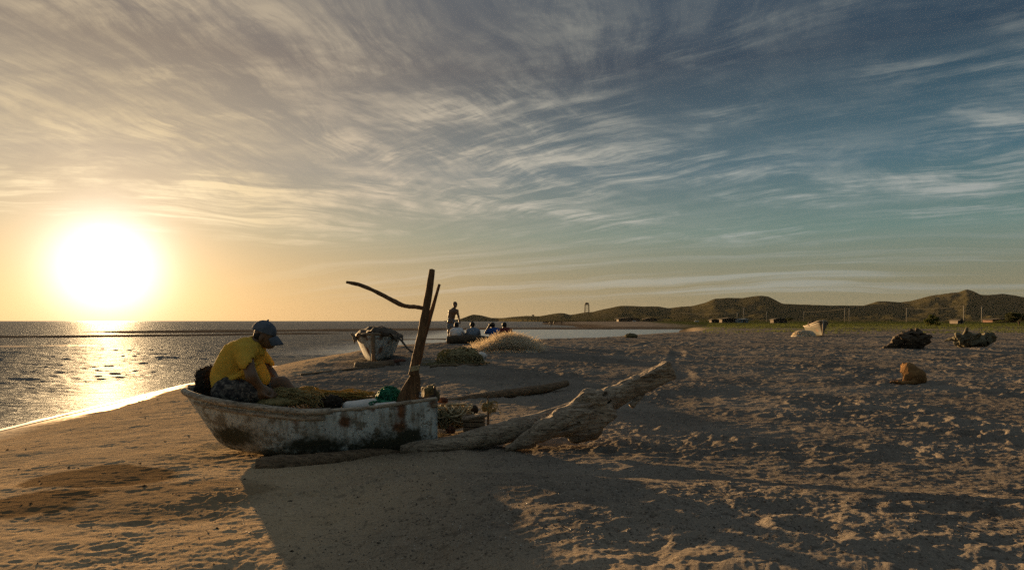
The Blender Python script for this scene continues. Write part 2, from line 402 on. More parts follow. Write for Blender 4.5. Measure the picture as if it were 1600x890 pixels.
# ------------------------------------------------------------------ the lie of the land
SHY = [0, 9.4, 16, 22, 26, 29, 32, 36, 40, 47, 55, 66, 76, 90, 110, 120, 128, 140, 160, 200, 290, 500, 1000, 1600, 2600, 3300]
SHX = [-6.3, -7.0, -7.6, -7.7, -7.1, -5.6, -3, .2, 3.2, 6, 10, 15.5, 18.5, 22, 27, 33, 27, 16, 15, 18, 13, 22, 58, -20, -190, -260]
BARS = [([(-75, 60), (-45, 64), (-31, 72), (-25.5, 79)], 4.4, .11), ([(-46, 96), (-32, 105), (-14, 126), (0, 133), (20, 134)], 12., .14), ([(-12.2, 53.5), (-9, 54), (-5, 56)], 1.6, .05), ([(-60, 38.5), (-40, 39.5), (-26, 41.0)], .9, .012)]
def base_z(X, Y):
    s = X - np.interp(Y, SHY, SHX); dx = np.interp(Y + .5, SHY, SHX) - np.interp(Y - .5, SHY, SHX)
    s = s / np.sqrt(1 + np.clip(dx, -4, 4)**2) + .12 * fbm2(X * .25, Y * .25, 2)
    zb = np.interp(Y, [0, 4, 6, 10, 15, 20, 26, 34, 50, 100, 300, 1000, 3000], [-1.10, -1.115, -1.125, -1.07, -.98, -.93, -.87, -.86, -.84, -.82, -.75, -.3, 1.0])
    wid = np.interp(Y, [0, 10, 30, 45, 110, 150, 400], [3.6, 3.0, 2.0, 2.0, 3, 12, 40])
    z = np.where(s > 0, WATER + (zb - WATER) * np.tanh(np.maximum(s, 0) / wid), np.maximum(WATER + .1 * s, WATER - 1.2))
    far = Y > 33
    if np.any(far):
        x, y = X[far], Y[far]; zz = z[far]
        for pts, wd, h in BARS:
            dm = np.full(x.shape, 1e9)
            for (ax, ay), (bx, by) in zip(pts[:-1], pts[1:]):
                t = np.clip(((x-ax)*(bx-ax) + (y-ay)*(by-ay)) / ((bx-ax)**2 + (by-ay)**2), 0, 1)
                dm = np.minimum(dm, np.hypot(x - ax - t*(bx-ax), (y - ay - t*(by-ay))))
            dm = dm / wd + .5 * fbm2(x * .12, y * .12, 2)
            zz = np.maximum(zz, np.maximum(WATER + h * (1 - dm**2), WATER - 1.2))
        z[far] = zz
    # wave-cut lip of the berm, a low rise added in the right foreground to lift it out of the boat's shadow, a hollow by the boat
    z = z + .05 * sm(2.3, 2.9, s + .5 * fbm2(X * .5, Y * .5, 2)) * sm(9, 13, Y) * sm(40, 28, Y)
    z = z + .19 * sm(5.4, 3.9, Y + .25 * X) * sm(-1.0, .1, X + .35 * (Y - 3.6))
    z = z - .03 * np.exp(-((X + 1.2) / 1.6)**2 - ((Y - 5.5) / .5)**2)
    return z
def gz(x, y): return float(base_z(np.array([float(x)]), np.array([float(y)]))[0])
def ground(px, py):
    """where the lens ray through the pixel meets the (smooth) ground"""
    u, v = (px - HX) / F, -(py - HY) / F; Y = np.geomspace(2, 400, 6000); h = base_z(u * Y, Y) - v * Y
    i = int(np.argmax(h > 0)); return np.array([u * Y[i], Y[i], v * Y[i]])

Yr = np.concatenate([np.linspace(.3, 2.6, 50)[:-1], np.geomspace(2.6, 45, NROW), np.geomspace(45, 3200, 170)[1:]])
ur = np.concatenate([np.linspace(-1.6, -.8, 70)[:-1], np.linspace(-.8, .8, NCOL), np.linspace(.8, 1.6, 70)[1:]])
Yg = np.repeat(Yr[:, None], len(ur), 1); Xg = ur[None] * (Yg + .5)
X, Y = Xg.ravel(), Yg.ravel()
Z = base_z(X, Y)
s = X - np.interp(Y, SHY, SHX)
nearm = sm(120, 30, Y)
# how trodden: smooth on the beach face and in the wind-blown patch before the boat, churned to the right
far_ = sm(7.5, 11, Y); churn = sm(2.2 - 1.0 * far_, 6.5 - 3.6 * far_, s + 1.2 * fbm2(X * .35, Y * .35, 3, 2)) * (np.maximum(.45, .95 * far_) + np.minimum(.55, 1 - .95 * far_) * sm(-1.2, 1.2, X + .5 * (Y - 6) + 1.0 * fbm2(X * .4, Y * .4, 3, 4)))
churn *= 1 - .40 * np.exp(-((X + .25) / .75)**2 - ((Y - 3.6) / 1.1)**2)
patchy = .35 + .9 * sm(-.25, .35, fbm2(X * .55 + 3, Y * .55, 3, 5)); churn = churn * patchy
A = .62 * churn * nearm
t = .050 * fbm2(X * 1.1, Y * 1.1, 3, 1) + .034 * fbm2(X * 2.6, Y * 2.6, 3, 3)
rid = 1 - np.abs(fbm2(X * 5.5 + .6 * fbm2(X * 3, Y * 3, 2, 6), Y * 5.5, 3, 2)) * 2.1
t = t + .016 * (rid - .5) + .016 * fbm2(X * 11, Y * 11, 3, 5) + .010 * np.abs(fbm2(X * 24, Y * 24, 2, 1)) + .006 * fbm2(X * 48, Y * 48, 1, 4)
t = t + dents(X, Y, .47, .030, .11, .6, 3.) + dents(X, Y, .23, .013, .06, .6, 9.)
Z = Z + A * t
# everywhere: faint undulation, wind streaks, grain; footprints in lines on the left
fl = nearm * sm(-.1, .5, s)
Z = Z + fl * (.020 * fbm2(X * .8, Y * .8, 3, 6) + .0055 * fbm2(X * 2.0 + Y * .4, Y * 5.5, 4, 1) + .0040 * fbm2(X * 9 + Y * 2, Y * 17, 3, 4) + .0022 * fbm2(X * 34, Y * 34, 2, 2))
Z = Z + fl * (1 - .8 * np.clip(churn, 0, 1)) * (dents(X, Y, .55, .009, .05, .22, 21., ang=.25) + dents(X, Y, .21, .004, .03, .35, 31., ang=.15)) * sm(.5, 1.4, s)
lump = sm(.22, .5, fbm2(X * 1.3, Y * 1.3, 2, 3) + .35 * np.exp(-((X + 1.5) / .9)**2 - ((Y - 4.6) / .5)**2) - .1)
Z = Z + fl * lump * (.012 * np.abs(fbm2(X * 16, Y * 22, 3, 0)) + .010 * fbm2(X * 9, Y * 9, 2, 7))
# a pair of wheel ruts running off to the right, rough patches in the lee of the boat
path = np.interp(Y, [3, 8, 14, 22, 34, 60], [.9, 1.7, 2.6, 4.6, 9, 20])
for off in (-.75, .75):
    e = (X - path - off - .08 * fbm2(Y * .5, Y * 0, 2, 3)) / .16; Z = Z + nearm * sm(8, 11, Y) * sm(-.25, .25, fbm2(X * .3, Y * .3, 2, 1)) * (-.020 * np.exp(-e**4) + .014 * np.exp(-((np.abs(e) - 1.5) / .5)**2))
for (cx_, cy_, rx_, ry_) in ((-1.25, 4.55, .55, .30), (-.55, 4.9, .5, .25), (-1.9, 4.45, .4, .2), (-.2, 5.35, .7, .2)):
    q_ = np.exp(-((X - cx_) / rx_)**2 - ((Y - cy_) / ry_)**2) * sm(-.3, .2, fbm2(X * 2, Y * 2.5, 2, 6)); Z = Z + q_ * (.030 * np.abs(fbm2(X * 9, Y * 11, 3, 2)) + dents(X, Y, .16, .014, .05, .8, 41.))
m, g, b = material('sand', 1, .0)
geo = g.node('ShaderNodeNewGeometry').outputs['Position']; xyz = g.node('ShaderNodeSeparateXYZ', (geo,)).outputs
shr = g.node('ShaderNodeAttribute', attribute_name='shore').outputs['Fac']
mott = g.noise(geo, 2.2, 6, .65); fine = g.noise(geo, 38, 4, .7); grain = g.noise(geo, 420, 2, .7); big = g.noise(geo, .55, 4, .6)
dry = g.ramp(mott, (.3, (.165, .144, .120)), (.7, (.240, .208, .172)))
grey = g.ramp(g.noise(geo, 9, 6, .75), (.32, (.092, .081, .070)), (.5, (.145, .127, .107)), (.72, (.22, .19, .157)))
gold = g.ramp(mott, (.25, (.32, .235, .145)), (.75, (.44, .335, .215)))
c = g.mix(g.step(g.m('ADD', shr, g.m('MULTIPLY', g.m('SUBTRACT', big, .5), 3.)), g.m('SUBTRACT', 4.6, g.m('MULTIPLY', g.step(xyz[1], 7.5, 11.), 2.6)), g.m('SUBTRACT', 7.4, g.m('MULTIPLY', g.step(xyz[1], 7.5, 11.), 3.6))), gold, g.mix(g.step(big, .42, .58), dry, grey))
c = g.mix(g.m('MULTIPLY', g.step(fine, .52, .72), .35), c, (.09, .07, .055))
c = g.mix(g.m('MULTIPLY', g.step(grain, .56, .78), .5), c, (.34, .28, .21))
c = g.mix(g.m('MULTIPLY', g.step(grain, .44, .25), .45), c, (.05, .04, .032))
# grit: dark and pale grains the size of gravel, coarser where the beach is trodden
gm = g.step(g.m('ADD', shr, g.m('MULTIPLY', g.m('SUBTRACT', big, .5), 4.)), 2.5, 7.)
def grit(sc_, lo, hi, col, amt):
    global c
    c = g.mix(g.m('MULTIPLY', g.step(g.noise(geo, sc_, 2, .6), lo, hi), amt), c, col)
grit(95, .60, .68, (.035, .029, .024), g.m('ADD', .25, g.m('MULTIPLY', gm, .55))); grit(120, .62, .70, (.40, .34, .27), g.m('ADD', .25, g.m('MULTIPLY', gm, .5)))
grit(40, .60, .68, (.045, .037, .03), g.m('MULTIPLY', gm, .6)); grit(52, .64, .70, (.36, .31, .25), g.m('MULTIPLY', gm, .5)); grit(17, .58, .68, (.055, .046, .038), g.m('MULTIPLY', gm, .45))
# damp, dark stains on the beach face and drifts of weed
ps = g.vm('ADD', geo, g.node('ShaderNodeVectorMath', {0: g.vm('SUBTRACT', g.noise(geo, 1.1, 4, .6, col=True), (.5, .5, .5)), 'Scale': .9}, operation='SCALE').outputs[0])
def blot(cx, cy, rx, ry, rot=0):
    v = g.map(g.map(g.vm('MULTIPLY', g.vm('SUBTRACT', ps, (cx, cy, 0)), (1, 1, 0)), (1, 1, 1), (0, 0, rot)), (1/rx, 1/ry, 1))
    return g.step(g.vm('LENGTH', v, out=1), 1.12, .86)
wetb = g.m('MAXIMUM', blot(-3.15, 5.35, .62, .36, .3), g.m('MAXIMUM', blot(-3.25, 4.5, .55, .40, -.5), blot(-2.95, 7.9, .5, .5)))
wetb = g.m('MAXIMUM', wetb, g.m('MULTIPLY', blot(-2.3, 4.5, .75, .55, .4), .6))
wetb = g.m('MULTIPLY', wetb, .8)
c = g.mix(wetb, c, (.095, .060, .028))
weed = g.m('MULTIPLY', g.step(g.noise(g.map(geo, (1.4, 7, 1)), 2.2, 6, .75), .62, .7), g.step(shr, 6.5, 3.))
c = g.mix(g.m('MULTIPLY', weed, .8), c, (.035, .026, .017))
edge = g.m('MULTIPLY', g.step(xyz[2], WATER + .12, WATER + .02), g.step(xyz[1], 60., 35.))
c = g.mix(g.m('MULTIPLY', g.step(xyz[2], WATER + .45, WATER + .16), g.step(xyz[1], 34., 44.)), c, g.ramp(g.noise(geo, .6, 4, .6), (.35, (.05, .04, .03)), (.65, (.13, .105, .08))))
c = g.mix(edge, c, (.15, .10, .055))
# the grassy plain behind the beach
gr = g.m('MULTIPLY', g.step(g.m('ADD', xyz[1], g.m('MULTIPLY', g.m('SUBTRACT', g.noise(geo, .08, 4, .6), .5), 60.)), 44., 62.), g.step(g.m('SUBTRACT', xyz[0], g.m('MULTIPLY', xyz[1], .18)), 4., 16.))
gr = g.m('MULTIPLY', gr, g.step(g.m('ADD', g.noise(g.map(geo, (.10, .28, 1)), 1., 5, .65), g.m('MULTIPLY', g.step(xyz[1], 40., 160.), .22)),   .52, .60))
c = g.mix(gr, c, g.ramp(g.noise(geo, .35, 5, .7), (.3, (.030, .038, .013)), (.7, (.075, .080, .026))))
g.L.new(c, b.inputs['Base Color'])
wetsand = g.node('ShaderNodeBsdfGlossy', {'Color': (.8, .75, .7, 1), 'Roughness': .32}).outputs[0]
g.L.new(g.node('ShaderNodeMixShader', {0: g.m('MULTIPLY', edge, .35), 1: b.outputs[0], 2: wetsand}).outputs[0], g.N['Material Output'].inputs['Surface'])
fade = g.step(xyz[1], 30., 6.)
hb = g.m('ADD', g.m('MULTIPLY', g.noise(geo, 70, 5, .8), 1.3), g.m('MULTIPLY', grain, .5))
g.L.new(g.bump(hb, .55, .012), b.inputs['Normal'])
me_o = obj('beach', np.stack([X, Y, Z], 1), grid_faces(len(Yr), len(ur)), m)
at_ = me_o.data.attributes.new('shore', 'FLOAT', 'POINT'); at_.data.foreach_set('value', s.astype(np.float32))
props(me_o, kind='structure')

# ------------------------------------------------------------------ sea
Yw = np.concatenate([np.linspace(.3, 5, 20)[:-1], np.geomspace(5, 70, 420), np.geomspace(70, 6500, 160)[1:]])
uw = np.concatenate([np.linspace(-1.8, -.85, 50)[:-1], np.linspace(-.85, .1, 460), np.linspace(.1, 1.8, 90)[1:]])
Yg = np.repeat(Yw[:, None], len(uw), 1); Xg = uw[None] * (Yg + .5); x, y = Xg.ravel(), Yg.ravel()
sw = x - np.interp(y, SHY, SHX); calm = sm(.2, 3.5, -sw) * sm(90, 25, y)
# wind ripples running in towards the beach, crests roughly across the view
q = y * .94 + x * .34; r_ = x * .94 - y * .34
zz = .026 * fbm2(r_ * .22 + 3, q * .75, 2, 5) + .020 * fbm2(r_ * .55, q * 1.7, 3, 2) + .011 * fbm2(r_ * 1.8 + 4, q * 4.6, 2, 4) + .03 * np.sin(q * 1.15 + 2.2 * fbm2(r_ * .2, q * .2, 2, 1)) * fbm2(r_ * .25, q * .35, 2, 6)
z = WATER + calm * zz * 1.9
m, g, b = material('sea_water', .2, .5); g.N.remove(b); out = g.N['Material Output']
geo = g.node('ShaderNodeNewGeometry').outputs['Position']; yy = g.node('ShaderNodeSeparateXYZ', (geo,)).outputs[1]
v = g.map(geo, (1, 1, 0), (0, 0, -.35))
n1 = g.noise(g.map(v, (.8, 2.6, 1)), 1.1, 5, .62); n2 = g.noise(g.map(v, (2.2, 6., 1)), 1.6, 4, .6)
n3 = g.noise(g.map(v, (.10, .5, 1)), .9, 4, .6)
hh = g.m('ADD', g.m('ADD', g.m('MULTIPLY', n1, .24), g.m('MULTIPLY', n2, .15)), g.m('MULTIPLY', n3, .7))
lag = g.m('MULTIPLY', g.m('MULTIPLY', g.step(g.node('ShaderNodeSeparateXYZ', (geo,)).outputs[0], -13., -7.), g.step(yy, 128., 112.)), g.step(yy, 27., 33.))     # the sheltered lagoon lies calmer
nb = g.bump(hh, 1., .8); nl = g.bump(hh, .16, .8); nmix = g.node('ShaderNodeMix', data_type='VECTOR'); g.L.new(lag, nmix.inputs[0]); g.L.new(nb, nmix.inputs[4]); g.L.new(nl, nmix.inputs[5]); nb = nmix.outputs[1]
fr = g.node('ShaderNodeFresnel', {'IOR': 1.33, 'Normal': nb}).outputs[0]
deep = g.node('ShaderNodeBsdfDiffuse', {'Color': (.085, .092, .095, 1), 'Normal': nb}).outputs[0]
gcol = g.mix(lag, (.32, .35, .39), (.92, .94, .97))
broad_ = g.node('ShaderNodeBsdfGlossy', {'Color': gcol, 'Roughness': g.m('SUBTRACT', .40, g.m('MULTIPLY', lag, .20)), 'Normal': nb}).outputs[0]
sharp_ = g.node('ShaderNodeBsdfGlossy', {'Color': gcol, 'Roughness': .11, 'Normal': nb}).outputs[0]
gl = g.node('ShaderNodeMixShader', {0: .20, 1: broad_, 2: sharp_}).outputs[0]
g.L.new(g.node('ShaderNodeMixShader', {0: g.m('MULTIPLY', fr, .8), 1: deep, 2: gl}).outputs[0], out.inputs['Surface'])
sea = obj('sea', np.stack([x, y, z], 1), grid_faces(len(Yw), len(uw)), m); props(sea, kind='structure')

# ------------------------------------------------------------------ hills
SIL = [(-900,500.5),(700,500.8),(720,498),(739,491),(752,492.5),(767,496.5),(785,496.8),(801,495),(822,493.3),(843,494),(860,491),(874,489),(882,489.5),(891,492),(910,488.7),(926,487.5),(943,483.5),(958,480.5),(972,478),(1000,479),(1029,478.7),(1045,482),(1062,480),(1080,479),(1100,474),(1116,467.6),(1138,466),(1160,466),(1187,463),(1200,464),(1223,475),(1249,476.4),(1307,478),(1350,478),(1372,471.5),(1388,471.5),(1405,473.5),(1424,471),(1454,463),(1483,459),(1498,457.5),(1511,453),(1518,455),(1532,462),(1567,460),(1587,463),(1600,465),(1700,472),(1850,478),(2000,468),(2300,480),(2700,490)]
sx = np.array([a for a, _ in SIL], float); sy = np.array([HY - b for _, b in SIL])
D = 2000.
def hill_z(uu, Yd):
    """ground height at bearing uu and depth Yd: spurs that climb from the plain to the crest line at D"""
    pxx = HX + uu * F
    crest = np.interp(pxx, sx, sy) * .5 + (np.interp(pxx - 2.5, sx, sy) + np.interp(pxx + 2.5, sx, sy)) * .25
    crest = crest / F * D
    f = (Yd - 700) / (D - 700)
    up = np.where(f < 1, sm(0, 1, f)**1.6, np.maximum(1 - ((f - 1) / .6)**2, -.1))
    nz = fbm2(uu * 26, Yd * .006, 4, 3) * crest * .07 * np.clip(f, 0, 1) * np.clip(1.15 - f, 0, 1) * 3
    return -.4 + (crest + .4) * up + nz
uh = np.concatenate([np.linspace(-.1, .8, 620), np.linspace(.8, 1.75, 120)[1:]]); Yh = np.concatenate([np.linspace(690, 2000, 90), np.linspace(2000, 2750, 40)[1:]])
Yg = np.repeat(Yh[:, None], len(uh), 1); ug = np.repeat(uh[None], len(Yh), 0)
z = hill_z(ug.ravel(), Yg.ravel()); coast = np.interp(Yg.ravel(), SHY, SHX)
# the headland to the left drops into the sea
z = np.where(ug.ravel() * Yg.ravel() < coast - 5, np.where(Yg.ravel() < 1750, WATER - 2, z), z)
m, g, b = material('scrub_hillside', 1, .0)
geo = g.node('ShaderNodeNewGeometry').outputs['Position']; zz = g.node('ShaderNodeSeparateXYZ', (geo,)).outputs[2]
c = g.ramp(g.noise(geo, .035, 7, .72), (.34, (.040, .036, .018)), (.52, (.058, .050, .026)), (.7, (.08, .068, .037)))
c = g.mix(g.m('MULTIPLY', g.step(g.noise(geo, .12, 5, .75), .5, .62), .65), c, (.030, .036, .014))
g.L.new(c, b.inputs['Base Color']); g.L.new(g.bump(g.noise(geo, .07, 6, .7), .35, 5.), b.inputs['Normal'])
hills = obj('hills', np.stack([ug.ravel() * Yg.ravel(), Yg.ravel(), z], 1), grid_faces(len(Yh), len(uh)), m); props(hills, kind='structure')

# ------------------------------------------------------------------ materials of the things
def wood(name, c1, c2, stretch, scale=6, bump=.5, cracks=.5):
    m, g, b = material(name, .85, .2); co = g.node('ShaderNodeTexCoord').outputs['Object']
    n = g.noise(g.map(co, stretch), scale, 7, .7, .3); n2 = g.noise(co, 3.1, 4, .6)
    c = g.ramp(n, (.40, c2), (.60, c1)); c = g.mix(g.m('MULTIPLY', g.step(n2, .5, .7), .5), c, tuple(x * .5 for x in c2))
    k = g.noise(g.map(co, tuple(q * 1.0 for q in stretch)), scale * 3.2, 5, .7); c = g.mix(g.m('MULTIPLY', g.step(k, .455, .40), cracks), c, (.02, .015, .01))
    g.L.new(c, b.inputs['Base Color']); g.L.new(g.bump(g.m('ADD', n, g.m('MULTIPLY', k, .6)), bump, .012), b.inputs['Normal'])
    return m
M_drift = wood('weathered_driftwood', (.37, .30, .225), (.17, .132, .095), (1.1, 10, 10), 4, 1., .95)
M_drift_dark = wood('brown_driftwood', (.22, .155, .098), (.095, .065, .040), (1.2, 10, 10), 4, 1., .9)
M_oar = wood('oar_wood', (.17, .10, .052), (.075, .042, .022), (8, 8, 1), 5, .4)
M_rail = wood('worn_rail', (.46, .40, .32), (.24, .19, .14), (2, 12, 12), 4, .4, .8)
M_plank = wood('old_plank', (.26, .20, .14), (.13, .095, .062), (2, 10, 10), 5, .5)
M_bark = wood('dark_stump', (.11, .082, .055), (.035, .026, .018), (2, 5, 5), 6, .8)
M_log_pale = wood('pale_stump', (.18, .16, .105), (.075, .066, .042), (2, 5, 5), 5, .8)
M_skin = simple('brown_skin', (.13, .074, .040), (.10, .055, .029), 6, .5, .15, 60, spec=.35)
M_hair = simple('black_hair', (.012, .010, .009), None, 30, .6, .4, 90)
M_shirt = simple('yellow_cotton', (.76, .52, .095), (.66, .44, .075), 7, .9, .25, 16, spec=.05, trans=.40)
M_collar = simple('yellow_collar', (.70, .48, .085), None, 7, .9, .2, 30, trans=.15, spec=.05)
M_cap = simple('blue_cap', (.085, .105, .135), (.05, .066, .09), 20, .85, .2, 60)
M_net_tan = simple('tan_net', (.36, .30, .15), (.20, .165, .075), 12, .9, trans=.3, spec=.1)
M_net_yel = simple('yellow_line', (.42, .31, .10), (.25, .18, .06), 12, .9, trans=.3, spec=.1)
M_net_green = simple('green_net', (.03, .24, .13), (.010, .085, .05), 25, .6, trans=.2)
M_net_pale = simple('pale_net', (.84, .76, .62), (.66, .58, .46), 5, .9, trans=.6, spec=.1)
M_net_olive = simple('olive_net', (.30, .26, .14), (.15, .125, .065), 9, .9, trans=.2, spec=.1)
M_rope = simple('ochre_rope', (.40, .34, .21), (.26, .21, .125), 20, .9, .5, 120)
M_rope_d = simple('dark_rope', (.06, .05, .038), None, 20, .9, .5, 120)
M_red = simple('rusty_red', (.13, .045, .022), (.06, .028, .016), 14, .8, .5, 40)
M_bundle = simple('dark_bundle', (.035, .028, .02), (.014, .011, .009), 14, .95, .8, 40)
M_moss = simple('mossy_wood', (.15, .12, .055), (.045, .038, .02), 14, .9, .8, 40)
M_white = simple('white_foam', (.62, .60, .57), (.45, .43, .40), 5, .6, .1, 30)
M_metal = simple('rusty_iron', (.045, .03, .022), None, 20, .7, .5, 60)
M_tarp = simple('brown_tarp', (.075, .052, .032), (.035, .025, .017), 8, .85, .6, 14)
M_dark = simple('black_tar', (.018, .017, .015), (.03, .027, .02), 9, .8, .5, 30)

def weathered_paint(name, spots, pale=(.58, .61, .60), zdark=-.22, seam=None):
    """old white paint: grime climbing from the keel, flaked patches, rust spots (object coordinates, x along the boat)"""
    m, g, b = material(name, .65, .3); co = g.node('ShaderNodeTexCoord').outputs['Object']; X = g.node('ShaderNodeSeparateXYZ', (co,)).outputs
    n = g.noise(co, 4.5, 7, .68); f = g.noise(co, 22, 6, .7); st = g.noise(g.map(co, (14, 14, 2)), 1.3, 5, .6)
    c = g.ramp(n, (.3, tuple(p * .72 for p in pale)), (.6, pale))
    c = g.mix(g.m('MULTIPLY', g.step(st, .44, .68), .75), c, (.17, .14, .10))
    c = g.mix(g.m('MULTIPLY', g.step(g.noise(co, 9, 7, .75), .53, .58), .85), c, (.12, .098, .07)); c = g.mix(g.m('MULTIPLY', g.step(g.noise(co, 30, 5, .75), .57, .61), .8), c, (.09, .072, .05)); c = g.mix(g.m('MULTIPLY', g.step(g.noise(co, 2.2, 4, .6), .5, .66), .6), c, (.22, .20, .16))
    gz_ = g.m('ADD', X[2], g.m('MULTIPLY', g.m('SUBTRACT', n, .5), .55)); gz_ = g.m('ADD', gz_, g.m('MULTIPLY', g.m('SUBTRACT', f, .5), .22))
    c = g.mix(g.m('MULTIPLY', g.step(gz_, zdark + .05, zdark - .03), .9), c, (.035, .036, .022))
    for (cx, cz, rx, rz, a) in spots:
        v = g.vm('LENGTH', g.vm('DIVIDE', g.vm('MULTIPLY', g.vm('SUBTRACT', co, (cx, 0, cz)), (1, 0, 1)), (rx, 1, rz)), out=1)
        v = g.m('ADD', v, g.m('MULTIPLY', g.m('SUBTRACT', f, .5), 1.5)); v = g.m('ADD', v, g.m('MULTIPLY', g.m('SUBTRACT', g.noise(co, 8, 4, .6), .5), 1.))
        rust = g.ramp(f, (.35, (.045, .02, .010)), (.65, (.20, .075, .022)))
        c = g.mix(g.m('MULTIPLY', g.step(v, 1.15, .35), a), c, rust if a < .99 else (.03, .032, .02))
    g.L.new(c, b.inputs['Base Color']); g.L.new(g.bump(g.m('ADD', f, n), .45, .012), b.inputs['Normal'])
    return m

# ------------------------------------------------------------------ boats
def hull_mesh(L, bB, zS, zK, rake=.2, blunt=2.2, nt=40, bstern=.86, tend=.45, vee=0):
    """local frame: x from the stem (0) to the stern (L), y to port; returns rings of points and faces incl. the transom"""
    prof = np.array([(0, 0), (.30, 0), (.52, .008), (.66, .045), (.755, .13), (.82, .26), (.88, .45), (.94, .70), (1, 1)])
    prof = resample(prof, 19); half = prof; ring = np.vstack([half[::-1] * [1, 1], half[1:] * [-1, 1]])
    t = np.concatenate([np.linspace(0, .12, 9)[:-1]**1.0, np.linspace(.12, 1, nt)])
    V = []
    for q in t:
        bw = bB * (np.clip(1 - (1 - min(q / tend, 1))**blunt, 0, 1)**.5)
        bw *= 1 - (1 - bstern) * max(0, (q - .5) / .5)**1.6
        zs, zk = np.interp(q, *zS), np.interp(q, *zK)
        # the bow sections are more V shaped
        vf = max(0, 1 - q / .45); xx = ring[:, 1]; yy = ring[:, 0] * bw
        yy = yy * (1 - vf * .55 * (1 - np.abs(xx))**1.3) * (1 - vee * (1 - np.abs(xx))**1.2)
        zz = zk + (zs - zk) * xx
        xl = q * L + rake * (1 - xx) * max(0, 1 - q / .5)**1.5
        V.append(np.stack([xl, yy, zz], 1))
    V = np.concatenate(V); c = len(ring); Q = grid_faces(len(t), c)
    return V, Q, t, c
def boat(name, label, cat, base, yaw, L, bB, zS, zK, M, rail, group=None, rake=.2, blunt=2.2, bstern=.86, rr=.022, railspan=(0, 1), tend=.45, vee=0):
    root = empty(name, base, label, cat, group); root.rotation_euler = (0, 0, yaw)
    zS = (np.array([a for a, _ in zS]), np.array([b for _, b in zS])); zK = (np.array([a for a, _ in zK]), np.array([b for _, b in zK]))
    tt = np.linspace(0, 1, 40); zS = (tt, resample(np.stack([np.interp(tt, *zS), tt], 1)[::3], 40)[:, 0]) if len(zS[0]) > 2 else zS
    V, Q, t, c = hull_mesh(L, bB, zS, zK, rake, blunt, bstern=bstern, tend=tend, vee=vee)
    def place(name_, V_, F_, m_, **k):
        o = bpy.data.objects.new(name_, make_mesh(name_, V_, F_, m_, k.get('smooth', True), k.get('sharp'))); COL.objects.link(o); o.parent = root; return o
    h = place('hull', V, Q, M); sol = h.modifiers.new('thickness', 'SOLIDIFY'); sol.thickness = .022; sol.offset = 0
    last = V[-c:]; mid = last.mean(0)
    tr = np.vstack([last + [.012, 0, 0], last * [1, .97, 1] - [.02, 0, 0]]); n = c
    Ft = [np.array([[i, i + 1, n + i + 1, n + i] for i in range(n - 1)])]
    o = place('transom', tr, [list(range(n)), list(range(2*n - 1, n - 1, -1))] + Ft[0].tolist() + [[0, n, 2*n - 1, n - 1]], M, smooth=False)
    top = V.reshape(-1, c, 3)
    for sgn, col in ((1, 0), (-1, c - 1)):
        e = top[:, col]; q = (t >= railspan[0]) & (t <= railspan[1]); place('gunwale', *tube(e[q] + [0, sgn * .012, 0], rr, 10, rough=.12, seed=col), rail)
        if railspan[1] < 1:
            q = t >= railspan[1] - .02; place('gunwale', *tube(e[q] + [0, sgn * .004, 0], rr * .55, 8, rough=.3, seed=col + 2), MATS['worn_rail'])
    return root, place, top, t

# the rowing boat the man sits in
M_hullA = weathered_paint('old_white_hull', [(1.42, .30, .06, .065, .97), (1.90, .40, .05, .16, .97), (1.89, .24, .085, .075, .97), (1.66, .41, .03, .03, .8), (1.02, .33, .05, .07, .6),
    (1.78, .09, .40, .14, .99), (1.98, .17, .16, .09, .99), (.45, .17, .26, .13, .99), (1.15, .10, .35, .09, .99), (2.16, .44, .05, .05, .7)], (.54, .585, .58), .045)
bow = P(291, 607, 6.05); stern = np.array([-.70, 6.30, -.67]); LB = float(np.hypot(*(stern - bow)[:2])); yaw = math.atan2(stern[1] - bow[1], stern[0] - bow[0]); zb0 = -1.165
zt = lambda z: z - zb0
root, place, top, tA = boat('rowing_boat', 'weathered white rowing boat with rust stains, carrying the man in the yellow shirt', 'boat', (bow[0], bow[1], zb0), yaw, LB, .40,
    [(0, zt(-.60)), (.2, zt(-.685)), (.5, zt(-.775)), (.75, zt(-.742)), (1, zt(-.675))], [(0, .10), (.1, .045), (.3, 0), (.7, -.01), (.9, .01), (1, .035)], M_hullA, M_rail, rake=.28, blunt=2.8, tend=.34, bstern=.88, rr=.029, railspan=(0, .6))
boatA = root
CB, SB = math.cos(yaw), math.sin(yaw)
def inA(x, y, z):
    """boat frame -> world"""
    return np.array([bow[0] + x*CB - y*SB, bow[1] + x*SB + y*CB, zb0 + z])
mb = MB(); mb.box((.68, 0, .345), (.46, .50, .024), bev=.006); V, Fa = mb.get(); place('bow_deck', V, Fa, M_plank, smooth=False)
mb = MB(); mb.box((1.62, 0, .26), (.20, .60, .028), bev=.006); V, Fa = mb.get(); place('thwart', V, Fa, M_plank, smooth=False)
mb = MB()
for k in range(5): mb.box((1.28, -.20 + k * .10, .06), (1.3, .09, .016), bev=.004)
V, Fa = mb.get(); place('floorboards', V, Fa, M_plank, smooth=False)
mb = MB(); mb.box((LB - .012, 0, .43), (.05, .74, .035), bev=.008); V, Fa = mb.get(); place('transom_cap', V, Fa, M_plank, smooth=False)
col_ = int(np.argmin(np.abs(top[20, :18, 2] - (top[20, 0, 2] - .062)))); col_ = top.shape[1] - 1 - col_
q = (tA > .05) & (tA < .58); mb = MB(); mb.tube(top[q, col_] - [0, .006, 0], [.018, .025, .025], 10, rough=.12); V, Fa = mb.get(); place('rub_rail', V, Fa, M_rail)
mb = MB(); mb.box((1.55, .36, .415), (.62, .075, .05), rz=-.03, bev=.012); V, Fa = mb.get(); place('side_plank', V, Fa, M_plank, smooth=False)

